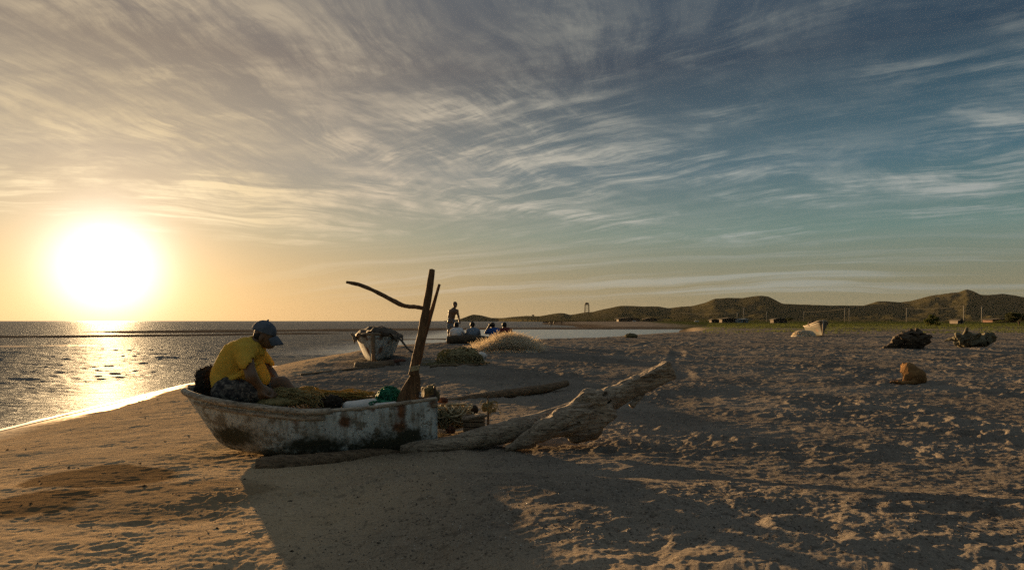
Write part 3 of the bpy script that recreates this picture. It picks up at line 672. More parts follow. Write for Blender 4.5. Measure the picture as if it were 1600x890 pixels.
# ------------------------------------------------------------------ heaps of line, net and rope
def strands(n, path_fn, rad, sides=4, seg=9, jit=None):
    """many thin strands as one mesh; path_fn(i) -> (seg,3)"""
    Vs, Fs, k = [], [], 0
    for i in range(n):
        p = path_fn(i)
        if p is None: continue
        r = rad * (.7 + .6 * rnd.random()); V, Fa = tube(p, r, sides, cap=False); Vs.append(V); Fs.append(Fa[0] + k); k += len(V)
    return np.concatenate(Vs), np.concatenate(Fs)
def heap_path(c, r, turn=.9, seg=9, lift=.0, flatten=1.0, up=False, ax=None):
    """a strand wandering over the surface of a squashed dome"""
    def f(i):
        a = rnd.random() * 6.28; e = math.sqrt(rnd.random()) * 1.02; da = rnd.uniform(-turn, turn); de = rnd.uniform(-.4, .4); pts = []
        k = rnd.uniform(.86, 1.06); w = rnd.random() * 6
        for j in range(seg):
            q = j / (seg - 1); A = a + da * q; E = min(1.05, abs(e + de * q) + .05 * math.sin(q * 7 + w)); h = math.sqrt(max(0, 1 - min(E, 1)**2))**.8
            pts.append((c[0] + r[0] * E * math.cos(A) * k, c[1] + r[1] * E * math.sin(A) * k, c[2] + r[2] * h * k + lift * rnd.random()))
        return np.array(pts)
    return f
def lumpy(name, c, r, m, noise=.25, f=6, h=None, parent=None, label=None, cat=None, group=None, extra=(), flat=True, seed=1):
    c = np.asarray(c, float); r = np.asarray(r, float); h = h or r.max() / 16
    S = SDF(c - r * 1.5 - .02, c + r * 1.6 + .02, h); S.ell(c, r, 0)
    for (dc, rr) in extra: S.ell(c + np.asarray(dc), rr, r.min() * .5)
    S.noise(noise * r.min(), f / r.max(), seed, oct=3)
    if flat: S.half(c - [0, 0, r[2] * .55], (0, 0, -1))
    o = S.build(name, m, parent, **({} if parent is not None else {'base': c - [0, 0, r[2] * .5]}))
    if label: props(o, label, cat, group)
    return o

# net across the man's lap
c = P(432, 622, 5.93); root = empty('fishing_net', (c[0], c[1], -.74), 'tan fishing net draped over the lap of the man in the yellow shirt', 'fishing net')
lumpy('net_mass', c + [0, .02, -.03], (.22, .16, .055), M_net_tan, .5, 7, .012, root)
def lap(i):
    a = P(rnd.uniform(395, 425), rnd.uniform(616, 630), 5.86 + rnd.random() * .12); b_ = P(rnd.uniform(440, 500), rnd.uniform(610, 632), 5.85 + rnd.random() * .4)
    m_ = (a + b_) / 2 + [0, 0, rnd.uniform(-.02, .075)]; return resample([a, m_, b_, b_ + [rnd.uniform(0, .06), rnd.uniform(-.04, .04), -.04]], 9)
obj('strand', *strands(170, lap, .0032), M_net_tan, root); root.children[-1]['kind'] = 'stuff'
# yellow line lying along the far rail
c = P(490, 617, 6.45); root = empty('fishing_line_heap', (c[0], c[1], -.72), 'tangled yellow fishing line lit by the sun along the far side of the rowing boat', 'fishing line')
lumpy('line_mass', P(487, 621, 6.4), (.12, .10, .055), M_net_yel, .5, 7, .01, root)
def ln(i):
    if i % 3 == 0: return heap_path(P(482, 615, 6.4), (.11, .1, .07), 1.6)(i)
    x0 = rnd.uniform(470, 540); x1 = x0 + rnd.uniform(25, 60); Y0 = rnd.uniform(6.3, 6.6); z0 = rnd.uniform(612, 620)
    return resample([P(x0, z0, Y0), P((x0 + x1) / 2, z0 + rnd.uniform(-6, 4), Y0 + .05), P(x1, z0 + rnd.uniform(-3, 5), Y0)], 9)
obj('strand', *strands(230, ln, .0034), M_net_yel, root); root.children[-1]['kind'] = 'stuff'
# green net by the oar
c = P(607, 626, 6.2); root = empty('green_net', (c[0], c[1], c[2] - .1), 'heap of dark green netting piled against the foot of the oar', 'fishing net')
lumpy('net_mass', P(609, 622, 6.2), (.080, .09, .07), M_net_green, .9, 7, .007, root, extra=(((-.05, -.02, -.04), (.08, .07, .04)),))
hp = heap_path(P(608, 630, 6.2), (.12, .11, .15), 1.0)
obj('strand', *strands(420, lambda i: hp(i) if i % 5 else heap_path(P(596, 634, 6.05), (.12, .06, .05), 1.2)(i), .0042), M_net_green, root); root.children[-1]['kind'] = 'stuff'
# white foam floats
S = SDF(P(565, 640, 6.3) - [.35, .35, .2], P(565, 620, 6.3) + [.4, .3, .15], .012)
S.cap(P(545, 637, 6.12), P(586, 634, 6.16), .062, .07, .0).noise(.006, 9)
props(S.build('foam_float', M_white, base=P(565, 645, 6.15)), 'long smooth white foam float lying in the rowing boat beside the green net', 'float')
S = SDF(P(600, 640, 6.1) - [.2, .2, .12], P(600, 630, 6.1) + [.2, .2, .12], .01); S.cap(P(590, 636, 6.0), P(616, 632, 6.0), .036, .03, 0).noise(.005, 9)
props(S.build('foam_float', M_white, base=P(600, 645, 6.05)), 'short white foam float half covered by the green net', 'float')
lumpy('cloth_bundle', P(518, 629, 6.05), (.085, .09, .07), M_bundle, .5, 5, .008, label='crumpled dark brown cloth lying between the net and the white float', cat='cloth', extra=(((-.06, 0, .0), (.05, .05, .03)),), flat=False)
# dark sack in the bow
root_c = P(323, 598, 6.2)
lumpy('dark_sack', P(324, 596, 6.2), (.085, .13, .125), M_bundle, .55, 5, .011, label='dark lumpy sack stowed in the bow behind the man in the yellow shirt', cat='sack', extra=(((-.05, 0, .07), (.045, .06, .03)), ((.03, 0, .10), (.03, .05, .03)), ((-.01, 0, -.1), (.08, .12, .1))), flat=False, seed=3)
# wooden block on the transom
root = empty('wooden_block', P(672, 622, 6.1), 'mossy brown wooden block wrapped in iron strap on the stern of the rowing boat', 'block')
S = SDF(P(672, 612, 6.1) - [.14, .14, .12], P(672, 612, 6.1) + [.14, .14, .13], .008)
S.ell(P(671, 612, 6.1), (.060, .075, .055), 0, rz=.3, ry=-.15, box=.02).ell(P(680, 618, 6.1), (.035, .05, .045), .02, box=.012).noise(.02, 14, 2)
S.build('body', M_moss, root)
mb = MB(); mb.tube(resample([P(655, 612, 5.98), P(654, 621, 5.98), P(670, 620, 5.98), P(679, 617, 5.98)], 14), .008, 6); mb.tube([P(679, 603, 6.0), P(680, 625, 6.0)], .009, 6); mb.build('iron_strap', M_metal, root)

# ------------------------------------------------------------------ oar, pole and crooked stick
YO = 6.0
root = empty('oar', P(640, 640, YO), 'thick upright wooden oar standing blade down in the stern of the rowing boat', 'oar')
ax = resample([P(644, 586, YO), P(650, 560, YO), P(659, 520, YO), P(666, 480, YO), P(671.5, 448, YO), P(675, 421, YO)], 40)
mb = MB(); mb.tube(ax, [.036, .036, .038, .037, .034, .031, .026], 14, rough=.10, seed=2); mb.build('shaft', M_oar, root)
bl = [(649, 575, 10), (648.5, 583, 13), (647, 592, 20), (644, 601, 26), (641, 611, 31), (637, 624, 33), (633, 640, 34), (630, 652, 30)]
q = resample([(a, b_, c_) for a, b_, c_ in bl], 24); Vb = []
for a, b_, wd in q:
    ctr = P(a, b_, YO); hw = wd / 2 / F * YO; k = np.linspace(0, 2*np.pi, 17)[:-1]; tdep = .013 + .02 * max(0, (600 - b_) / 25)
    Vb.append(np.stack([ctr[0] + hw * np.sign(np.cos(k)) * np.abs(np.cos(k))**.8, ctr[1] + tdep * np.sin(k), np.full(16, ctr[2])], 1))
Vb = np.concatenate(Vb); nr = len(q); i, j = np.meshgrid(np.arange(nr - 1), np.arange(16), indexing='ij'); i, j = i.ravel(), j.ravel(); j2 = (j + 1) % 16
obj('blade', Vb, np.stack([i*16 + j, (i+1)*16 + j, (i+1)*16 + j2, i*16 + j2], 1).tolist() + [list(range(16)), list(range(nr*16 - 1, nr*16 - 17, -1))], M_oar, root)
mb = MB()
for k in range(5):
    cc = P(648.6 - k * .35, 572 + k * 1.5, YO); aa = np.linspace(0, 6.283, 17); mb.tube(np.stack([cc[0] + .039*np.cos(aa), cc[1] + .039*np.sin(aa), np.full(17, cc[2]) + .008*np.cos(aa)], 1), .0055, 5, cap=False)
mb.build('lashing', M_rope, root)
q = resample([P(634, 645, 6.12), P(648, 590, 6.13), P(664, 522, 6.14), P(676, 480, 6.15), (P(686.5, 444, 6.15))], 24)
V, Fa = tube(q, [.022, .022, .024, .022, .017, .012], 10, rough=.15, seed=3); props(obj('wooden_pole', V, Fa, M_oar, base=q[0]), 'thinner wooden pole leaning behind the upright oar', 'pole')
q = resample([P(661, 481.5, 6.03), P(650, 479.5, 6.03), P(634, 477.8, 6.02), P(624, 474.5, 6.0), (P(604, 464, 5.98)), P(582, 453, 5.95), P(560, 444.5, 5.92), P(541, 440.5, 5.9)], 44)
V, Fa = tube(q, [.019, .018, .019, .021, .018, .017, .017, .012], 10, rough=.25, seed=5); props(obj('crooked_stick', V, Fa, M_oar, base=q[0]), 'crooked dark stick jutting out to the left from the upright oar', 'stick')

# ------------------------------------------------------------------ the man in the yellow shirt
root = empty('person', inA(.62, -.05, .36), 'person in yellow shirt and blue cap bent over a net in the rowing boat', 'person')
hip = P(362, 609, 6.02); waist = P(358, 592, 6.04); chest = P(368, 565, 6.06); upch = P(385, 546, 6.07); neck = P(401, 536, 6.07); head = P(414, 526, 6.07)
shN = P(382, 550, 5.87); elN = P(393, 588, 5.76); haN = P(409, 607, 5.82)
shF = P(401, 550, 6.26); elF = P(424, 585, 6.33); haF = P(441, 605, 6.18)
knN = P(409, 613, 5.86); anN = P(452, 622, 6.10); knF = P(441, 599, 6.2); anF = P(464, 617, 6.20)
hN = hip + [0, -.10, -.01]; hF = hip + [.01, .11, -.005]
S = SDF(P(325, 640, 6.05) - [0, .42, 0], P(482, 494, 6.05) + [0, .42, 0], .0075)
# trunk, neck and skull
S.chain([hip, waist, chest, upch], [.125, .12, .128, .10], .05).cap(shN + [.01, .05, 0], shF - [.01, .05, 0], .062, .062, .05).cap(upch, neck, .08, .055, .04).cap(neck, head + [-.01, 0, -.03], .052, .05, .03)
S.ell(head + [-.004, 0, .025], (.092, .073, .098), .02, ry=.30).ell(head + [.035, 0, -.045], (.052, .052, .062), .03, ry=.25)
S.ell(head + [.052, 0, -.078], (.030, .032, .024), .02)                                  # chin
S.cap(head + [.078, 0, .005], head + [.101, 0, -.027], .009, .015, .012)                 # nose
S.cap(head + [.079, -.014, -.050], head + [.079, .014, -.050], .010, .010, .008)           # lips
S.cap(head + [.075, -.012, -.062], head + [.075, .012, -.062], .009, .009, .008)
for sg in (-1, 1):
    S.ell(head + [.072, sg * .030, .012], (.012, .014, .009), 0, cut=True); S.ell(head + [.064, sg * .030, .010], (.012, .013, .010), .003); S.cap(head + [.075, sg*.012, .026], head + [.068, sg*.045, .028], .008, .007, .008)
    S.ell(head + [-.010, sg * .073, -.010], (.020, .010, .032), .006, ry=.2)
# arms
def hand(w, d, side, up, curl, s=1.):
    """palm, four unequal bent fingers and a thumb at the palm's side; d forward, side across the palm"""
    d = np.asarray(d, float); d /= np.linalg.norm(d); side = np.asarray(side, float); side -= d * (d @ side); side /= np.linalg.norm(side); nrm = np.cross(d, side) * up
    S.ell(w + d * .045 * s, (.047*s, .036*s, .020*s), .012, rz=math.atan2(d[1], d[0]), ry=-math.asin(np.clip(d[2], -1, 1)))
    for i, (o, ln_) in enumerate(((-.027, .062), (-.009, .072), (.009, .068), (.026, .054))):
        a = w + d * .078*s + side * o*s; p = [a]; ang = .25
        for k in range(3):
            ang += curl * (.9 if k else .5); p.append(p[-1] + (d * math.cos(ang) + nrm * math.sin(ang) + side * o * 1.5) * ln_*s / 2.7)
        S.chain(p, [.0105*s, .0098*s, .009*s, .008*s], .003)
    a = w + d * .025*s - side * .030*s; S.chain([a, a + (d * .6 - side * .7 + nrm * .3) * .035*s, a + (d * 1.4 - side * .75 + nrm * .8) * .045*s], [.014*s, .0115*s, .0095*s], .006)
S.chain([shN, elN, haN], [.060, .044, .030], .03); S.chain([shF, elF, haF], [.060, .044, .030], .03)
hand(haN, haN - elN + [.03, .02, -.02], (0, 1, .25), 1, .55); hand(haF, (.6, -.35, -.6), (0, -1, .2), -1, .5)
# legs: near one folded in, far one crossing in front, foot forward
S.chain([hN, knN], [.095, .062], .04); S.chain([knN, anN], [.058, .038], .03); S.chain([hF, knF], [.095, .064], .04); S.chain([knF, anF], [.060, .038], .03)
S.cap(anF, anF + [.10, -.02, -.012], .035, .026, .02).cap(anF + [.07, -.02, -.015], anF + [.135, -.03, -.02], .030, .018, .02); S.cap(anN, anN + [.10, .05, -.01], .035, .022, .02)
S.build('body', M_skin, root)
# shirt
S = SDF(P(325, 640, 6.05) - [0, .42, 0], P(482, 494, 6.05) + [0, .42, 0], .0095)
back = [P(361, 611, 6.03), P(359, 595, 6.05), P(364, 575, 6.06), P(372, 558, 6.07), P(388, 546, 6.07)]
S.chain(back, [.140, .145, .146, .137, .112], .06)
S.cap(P(372, 570, 6.07), P(398, 592, 6.10), .12, .115, .05); S.cap(P(385, 560, 6.07), P(408, 590, 6.12), .10, .085, .05)
S.cap(shN + [.01, .05, 0], shF - [.01, .05, 0], .076, .076, .06).cap(upch, neck + [.002, 0, -.012], .095, .066, .04)
slN = shN + (elN - shN) * .52; slF = shF + (elF - shF) * .58
S.cap(shN, slN, .080, .077, .045).cap(shF, slF, .080, .075, .045)
for a, b_ in ((shN, slN), (shF, slF)):
    dd = (b_ - a) / np.linalg.norm(b_ - a); S.cap(b_ + dd * .005, b_ + dd * .2, .064, .064, 0, cut=True)
# hem, cut by the lap; folds
S.ell(P(392, 626, 5.98), (.26, .3, .085), 0, cut=True, ry=-.2)
S.noise(.024, 7, 3, (1.3, 1, .7), 3)
for k in range(7):
    a = P(346 + k * 7.5, 598 - k * 4.2 + (k % 2) * 4, 5.90); S.cap(a, a + [.14, -.02, .055 + .012 * (k % 3)], .012, .004, .018)
for k in range(4):
    a = P(388 + k * 5, 566 + k * 5, 5.93); S.cap(a, P(402 + k * 3, 596, 5.97), .010, .004, .02)
S.cap(P(372, 566, 5.88), P(384, 578, 5.9), .012, .004, .02)
S.build('shirt', M_shirt, root)
# collar with a turned-down edge
S = SDF(neck - .16, neck + .16, .006); tn = np.array([.62, 0, .78])
for r0, off in ((.074, .0), (.080, -.018), (.088, -.034)):
    aa = np.linspace(0, 2*np.pi, 22); e1 = np.array([-.78, 0, .62]); e2 = np.array([0, 1, 0]); pts = [neck + tn * (off + .01) + r0 * (e1 * math.cos(q) + e2 * math.sin(q)) + [.004, 0, -.014 * max(0, -math.cos(q)) * 2] for q in aa]
    for a, b_ in zip(pts[:-1], pts[1:]): S.cap(a, b_, .010, .010, .010)
S.build('collar', M_collar, root)
# patterned shorts
m, g, b = material('patterned_shorts', .9, .1); co = g.node('ShaderNodeTexCoord').outputs['Object']
g.L.new(g.ramp(g.noise(co, 26, 3, .6, 1.2), (.40, (.020, .021, .025)), (.50, (.055, .053, .052)), (.60, (.14, .13, .115))), b.inputs['Base Color'])
S = SDF(P(325, 650, 6.05) - [0, .36, 0], P(440, 585, 6.05) + [0, .36, 0], .0095)
S.chain([hip + [-.01, 0, .05], hip], [.142, .15], .04); S.chain([hN, hN + (knN - hN) * .80], [.122, .098], .04); S.chain([hF, hF + (knF - hF) * .62], [.115, .092], .04)
S.noise(.018, 9, 1); S.build('shorts', m, root)
# cap: crown, button and peak
hc = head + [-.006, 0, .052]; cx = np.array([math.cos(.34), 0, -math.sin(.34)]); cz = np.array([math.sin(.34), 0, math.cos(.34)])
S = SDF(hc - .17, hc + .22, .007); S.ell(hc, (.108, .090, .094), 0, ry=.34); S.half(hc - cz * .012, -cz); S.ell(hc - cz * .02, (.098, .080, .09), 0, ry=.34, cut=True)
S.cap(hc + cz * .096, hc + cz * .103, .009, .009, .004); S.noise(.004, 12); S.build('cap', M_cap, root)
Vp, nr = [], 9
for r_ in np.linspace(0, 1, nr):
    for a in np.linspace(-1, 1, 15):
        yy = a * (.078 - .012 * r_**2); xx = .07 + .045 * math.sqrt(max(0, 1 - a * a * .9)) + r_ * .082 * (1 - .55 * abs(a)**2.2); zz = -.008 - .035 * a * a - .052 * r_**1.2
        Vp.append(hc + cx * xx + np.array([0, 1, 0]) * yy + cz * zz)
o = obj('cap_peak', np.array(Vp), grid_faces(nr, 15), M_cap, root); sol = o.modifiers.new('thickness', 'SOLIDIFY'); sol.thickness = .006
S = SDF(head - .14, head + .14, .007); S.ell(head + [-.022, 0, .012], (.083, .0765, .066), 0, ry=.3); S.half(head + [.022, 0, 0], (1, 0, .1)); S.half(head + [0, 0, .045], (-.2, 0, 1)); S.noise(.004, 40); S.build('hair', M_hair, root)

# ------------------------------------------------------------------ driftwood and gear round the boat
def log(name, pts, rad, m, label, cat='log', group=None, n=18, rough=.14, seed=1, k=40):
    V, Fa = tube(resample(pts, k), rad, n, rough=rough, seed=seed); o = obj(name, V, Fa, m, base=V.mean(0) - [0, 0, V[:, 2].ptp() / 2] if False else [V[:, 0].mean(), V[:, 1].mean(), V[:, 2].min()])
    return props(o, label, cat, group)
YL = 5.55
log('skid_log', [P(402, 728, YL), P(430, 725, YL + .02), P(480, 722, 5.66), P(530, 716, 5.78), P(590, 709, 5.95), P(640, 703, 6.1)], [.062, .072, .070, .062, .055, .05], M_drift_dark, 'brown skid log lying under the hull of the rowing boat', seed=2)
log('driftwood_log', [P(628, 702, 6.0), P(665, 699, 5.98), P(710, 693, 6.0), P(760, 681, 6.05), P(815, 668, 6.12), P(862, 652, 6.25), P(905, 628, 6.4)], [.060, .068, .075, .095, .105, .085, .035], M_drift, 'long smooth grey driftwood log running from the stern to the forked trunk', 'driftwood', seed=4)
log('driftwood_log', [P(680, 629, 9.3), P(720, 624, 9.5), P(770, 617, 9.7), P(820, 611, 9.9), P(860, 605, 10.1), P(886, 598, 10.3)], [.035, .045, .058, .066, .06, .05], M_drift_dark, 'straight brown log lying on the sand behind the rowing boat', seed=6)
# the big forked trunk with its broken root, hollow and stub
YT = 6.05
root = empty('fallen_driftwood', P(830, 700, YT), 'big pale driftwood trunk with knot holes, tilted up towards the right', 'driftwood')
S = SDF(P(775, 725, YT) - [0, .45, 0], P(1070, 555, YT) + [0, .55, 0], .0085)
T = lambda x, y, d=0: P(x, y, YT + d)
def thick(pts, k=.05):
    for (a, b_) in zip(pts[:-1], pts[1:]): S.cap(T(*a[:3]), T(*b_[:3]), a[3], b_[3], k)
S.ell(T(994, 603, .17), (.36, .062, .083), .0, ry=-.465, rx=.18, box=.022); S.ell(T(925, 652, .02), (.20, .10, .125), .03, ry=-.62, rx=-.2, box=.04)
thick([(1005, 597, .20, .05), (985, 606, .18, .06), (955, 620, .13, .085), (930, 636, .06, .12), (905, 652, .0, .135), (880, 660, -.03, .115), (850, 672, -.06, .09), (822, 688, -.08, .062), (794, 701, -.1, .024)])
thick([(935, 625, .0, .10), (918, 620, .02, .075), (902, 632, .0, .055), (884, 645, -.02, .04), (868, 655, -.02, .022)], .02)
thick([(920, 668, .03, .12), (900, 680, .0, .07)], .05)
S.cap(T(921, 622, -.04), T(919, 611, -.03), .024, .010, .02)
S.ell(T(942, 617, .0), (.060, .09, .030), 0, ry=-.4, cut=True); S.ell(T(951, 627, -.02), (.034, .07, .014), 0, ry=-.4, cut=True); S.ell(T(974, 628, .05), (.026, .07, .010), 0, ry=-.3, cut=True)
for (a, b_, c_, d_) in ((930, 640, 880, 668), (915, 628, 862, 668), (1030, 584, 965, 612), (905, 662, 850, 682)): S.cap(T(a, b_, -.13), T(c_, d_, -.16), .016, .010, 0, cut=True)
S.ell(T(868, 690, -.13), (.14, .14, .034), 0, ry=-.32, cut=True)
S.noise(.016, 5, 2, (1, 1, 1), 2); S.noise(.013, 12, 5, (.25, 1.6, 2.6), 3); S.noise(.005, 30, 1, (.35, 1.4, 1.8), 2)
for (a, b_, c_, d_, dd) in ((1035, 581, 968, 608, .115), (1020, 592, 955, 619, .06), (1000, 592, 940, 616, .03), (925, 652, 868, 676, -.145), (908, 640, 846, 676, -.135), (900, 668, 838, 690, -.14), (950, 622, 905, 645, -.06)): S.cap(T(a, b_, dd), T((a + c_) / 2 + 3, (b_ + d_) / 2 - 1.5, dd - .03), .004, .011, 0, cut=True).cap(T((a + c_) / 2 + 3, (b_ + d_) / 2 - 1.5, dd - .03), T(c_, d_, dd), .011, .003, 0, cut=True)
S.build('trunk', M_drift, root)
V, Fa = tube(resample([T(986, 634, .12), T(998, 622, .15), T(1006, 614, .16)], 12), [.028, .024, .016], 9, rough=.3); obj('broken_branch', V, Fa, M_drift, root)

# rope and net heap behind the stern
c = P(708, 655, 6.75); root = empty('rope_heap', c - [0, 0, .1], 'heap of coiled ochre rope and old net behind the stern of the rowing boat', 'rope')
lumpy('net_mass', P(700, 656, 6.8), (.15, .2, .13), M_bundle, .5, 6, .014, root)
def coil(i):
    cc = P(rnd.uniform(688, 722), rnd.uniform(637, 656), rnd.uniform(6.55, 6.8)); a0 = rnd.random() * 6.28; rr = rnd.uniform(.06, .135); tl = rnd.uniform(.2, .9); aa = np.linspace(a0, a0 + rnd.uniform(2.5, 6.5), 26)
    return np.stack([cc[0] + rr * np.cos(aa) * (1 + .1*np.sin(3*aa)), cc[1] + .8 * rr * np.sin(aa) * math.cos(tl), cc[2] + rr * np.sin(aa) * math.sin(tl) * .85 + .02 * np.cos(2 * aa)], 1)
obj('coil', *strands(64, coil, .0078, 6), M_rope, root); root.children[-1]['kind'] = 'stuff'
obj('net_strand', *strands(160, heap_path(P(702, 664, 6.6), (.17, .16, .15), 1.3), .0042), M_net_olive, root); root.children[-1]['kind'] = 'stuff'
lumpy('red_rag', P(692, 626, 6.75), (.05, .05, .035), M_red, .6, 5, .007, label='small rust red rag on top of the rope heap', cat='rag')
lumpy('red_rag', P(704, 672, 6.45), (.045, .05, .04), M_red, .6, 5, .007, label='rust red rag at the foot of the rope heap', cat='rag', seed=4)
lumpy('dark_float', P(740, 640, 6.9), (.050, .05, .05), M_bundle, .15, 6, .007, label='round dark float resting behind the wooden crate', cat='float', flat=False)
# crate with a plank on it
root = empty('wooden_crate', P(741, 668, 6.3), 'low dark wooden crate beside the rope heap', 'crate')
mb = MB(); cc = P(741, 660, 6.35)
for dz in (-.045, 0, .045):
    for dy in (-.12, .12): mb = MB(); mb.box(cc + [0, dy, dz], (.19, .014, .038), bev=.003); mb.build('slat', M_drift_dark, root, smooth=False)

for dx in (-.088, .088):
    mb = MB(); mb.box(cc + [dx, 0, 0], (.014, .225, .13), bev=.003); mb.build('end_panel', M_drift_dark, root, smooth=False)
mb = MB(); mb.box(cc + [0, 0, .0], (.16, .2, .10)); mb.build('filling', M_bundle, root, smooth=False)
mb = MB(); mb.box(P(742, 650.5, 6.3), (.235, .17, .022), ry=-.16, bev=.004); props(mb.build('plank', M_plank, base=P(742, 655, 6.3), smooth=False), 'short pale plank lying across the dark wooden crate', 'plank')
# stick with knotted rags
g0 = ground(763, 668); g0 = P(763, 668, 6.5)
root = empty('rag_stick', g0, 'stick stuck in the sand with knotted yellow and brown rags on top', 'stick')
V, Fa = tube(resample([P(763, 672, 6.5), P(762.5, 645, 6.5), P(762, 620, 6.5)], 10), [.012, .011, .007], 7, rough=.2); obj('stick', V, Fa, M_drift_dark, root)
S = SDF(P(750, 650, 6.5) - [0, .12, 0], P(780, 618, 6.5) + [0, .12, 0], .006)
for (a, b_, r1, r2, r3) in ((763, 635, .035, .03, .045), (758, 632, .025, .03, .022), (770, 631, .028, .02, .014), (766, 641, .02, .02, .03), (757, 640, .018, .02, .026), (772, 640, .016, .018, .03)): S.ell(P(a, b_, 6.5), (r1, r2, r3), .012, ry=(a - 763) * .12)
S.noise(.02, 20, 3); S.build('rags', M_net_olive, root)
def rg(i):
    a = P(763 + rnd.uniform(-5, 6), 632 + rnd.uniform(-3, 6), 6.48); b_ = a + [rnd.uniform(-.07, .09), rnd.uniform(-.05, .05), rnd.uniform(-.07, .05)]; return resample([a, (a + b_) / 2 + [0, 0, .02], b_, b_ + [rnd.uniform(-.01, .02), 0, -.035]], 7)
obj('rag_strip', *strands(20, rg, .004), M_net_olive, root); root.children[-1]['kind'] = 'stuff'
# dark hollow piece of wood
q = [(738, 668, .018), (746, 672, .034), (760, 673, .036), (775, 671, .030), (787, 666, .010)]
V, Fa = tube(resample([P(a, b_, 6.35) for a, b_, _ in q], 20), [r for *_, r in q], 10, rough=.2, flat=1.6); props(obj('hollow_wood', V, Fa, M_bundle, base=P(760, 676, 6.35)), 'dark curved piece of wood on the sand below the rag stick', 'wood')

# ------------------------------------------------------------------ the covered boat behind
M_hullB = weathered_paint('grey_white_hull', [(.25, .28, .12, .12, .9), (.5, .45, .08, .06, .8), (.1, .55, .06, .06, .8)], (.46, .50, .50), .10)
gB = P(583, 568, 15.0); gB[2] = max(gB[2], gz(gB[0], gB[1])); yawB = R(97)
h_ = lambda y: -(y - HY) / F * 15.0 - gB[2]
rootB, placeB, topB, tB = boat('covered_boat', 'white fishing boat seen bow on, covered with brown tarpaulin', 'boat', gB, yawB, 3.4, .50,
    [(0, h_(521.5)), (.15, h_(525)), (.4, h_(529)), (.7, h_(530)), (1, h_(528))], [(0, .12), (.08, .05), (.25, 0), (.8, 0), (1, .04)], M_hullB, M_plank, rake=.10, blunt=1.9, rr=.03, bstern=.9, tend=.48, vee=.22)
mb = MB(); e = topB[:12]; c_ = e.shape[1] // 2; mb.tube(np.vstack([[[-.02, 0, h_(520)]], np.stack([np.interp(np.linspace(0, 1, 10), [0, .5, 1], [-.02, .03, .11]), np.zeros(10), np.linspace(h_(521), .06, 10)], 1)]), .045, 8, rough=.1); V, Fa = mb.get(); placeB('stem_post', V, Fa, M_plank)
# tarpaulin over ridge and gunwales
nu, nv = 26, 25; Vt = []
for i in range(nu):
    q = .02 + .9 * i / (nu - 1); tt_ = topB[np.argmin(np.abs(tB - q))]; w_ = abs(tt_[0, 1]) + .05; zz = tt_[0, 2]
    ridge = -.02 + .27 * math.sin(min(1, q / .35) * 1.57) * (1 - .3 * q)
    for j in range(nv):
        v = -1 + 2 * j / (nv - 1); over = max(0, abs(v) - .86) / .14
        z_ = zz + .02 + ridge * (1 - abs(v / .86)**1.4 if abs(v) < .86 else 0) - over * (.08 + .06 * math.sin(q * 21 + v * 3) + .05 * math.sin(q * 43))
        z_ += .035 * math.sin(q * 17 + v * 6) * (1 - over) + .02 * math.sin(v * 19 + q * 9)
        Vt.append((tt_[0, 0] - .04 * (1 - abs(v)) * (i == 0), w_ * min(1, abs(v) / .86) * np.sign(v) * (1 + .03 * over), z_))
o = placeB('tarpaulin', np.array(Vt), grid_faces(nu, nv), M_tarp); sol = o.modifiers.new('thickness', 'SOLIDIFY'); sol.thickness = .012
V, Fa = tube(resample([P(556, 532, 15.3), P(552.5, 525, 15.3), P(549, 520.5, 15.3)], 8) - gB, [.05, .04, .03], 8, rough=.2)
Vr = (V) @ np.array([[math.cos(-yawB), math.sin(-yawB), 0], [-math.sin(-yawB), math.cos(-yawB), 0], [0, 0, 1]])
placeB('mooring_post', Vr, Fa, M_plank)
mb = MB(); g1 = ground(556, 581); g2 = ground(616, 572)
log('skid_log', [P(555, 573.5, 14.6), P(575, 572.5, 14.7), P(598, 570.5, 14.75), P(615, 568.5, 14.8)], [.105, .11, .10, .095], M_drift_dark, 'thick skid log under the bow of the covered boat', seed=1, rough=.12)
V, Fa = tube(resample([P(622, 527, 15.6), P(629, 534, 15.3), P(637, 544, 15.0), P(648, 552, 14.6), P(660, 557, 14.3)], 30), .022, 6); props(obj('mooring_rope', V, Fa, M_rope_d, base=P(660, 557, 14.3)), 'slack mooring rope running from the covered boat to the sand', 'rope')
V, Fa = tube(resample([P(612, 566, 14.9), P(613, 572, 14.7), P(618, 576, 14.5), P(624, 574, 14.6), P(622, 568, 14.7)], 24), .04, 8, rough=.2); props(obj('tyre_fender', V, Fa, M_bundle, base=P(617, 576, 14.6)), 'dark curved rope fender hanging at the end of the thick skid log', 'fender')
log('plank', [P(602, 566, 15.2), P(625, 564, 15.6), P(632, 563, 15.8)], [.05, .055, .04], M_red, 'reddish board lying beside the covered boat', 'board', seed=3, n=8)

# ------------------------------------------------------------------ net heaps and white bag
def on(px, py): return ground(px, py)
c = on(717, 571); c = c + [0, .35, .10]
root = empty('olive_net_heap', c, 'olive brown heap of fishing net near the long bleached net heap', 'fishing net', 'net heaps on the beach')
w_ = c[1] / F
lumpy('net_mass', c + [.08, .0, .05], (24 * w_, .4, 14 * w_), M_net_olive, .8, 5, .02, root, extra=((((-24) * w_, 0, -.04), (16 * w_, .3, 10 * w_)),))
obj('strand', *strands(800, heap_path(c + [.04, -.02, -.03], (32 * w_, .48, 18 * w_), 1.6), .0065), M_net_olive, root); root.children[-1]['kind'] = 'stuff'
def trail(i):
    a = c + [rnd.uniform(-42, 30) * w_, rnd.uniform(-.5, .2), -.10]; a[2] = gz(a[0], a[1]) + .02; q = [a]
    for k in range(4): q.append(q[-1] + [rnd.gauss(0, .10), rnd.gauss(0, .06), abs(rnd.gauss(0, .02)) * (1 if k < 2 else -1)])
    return resample(q, 8)
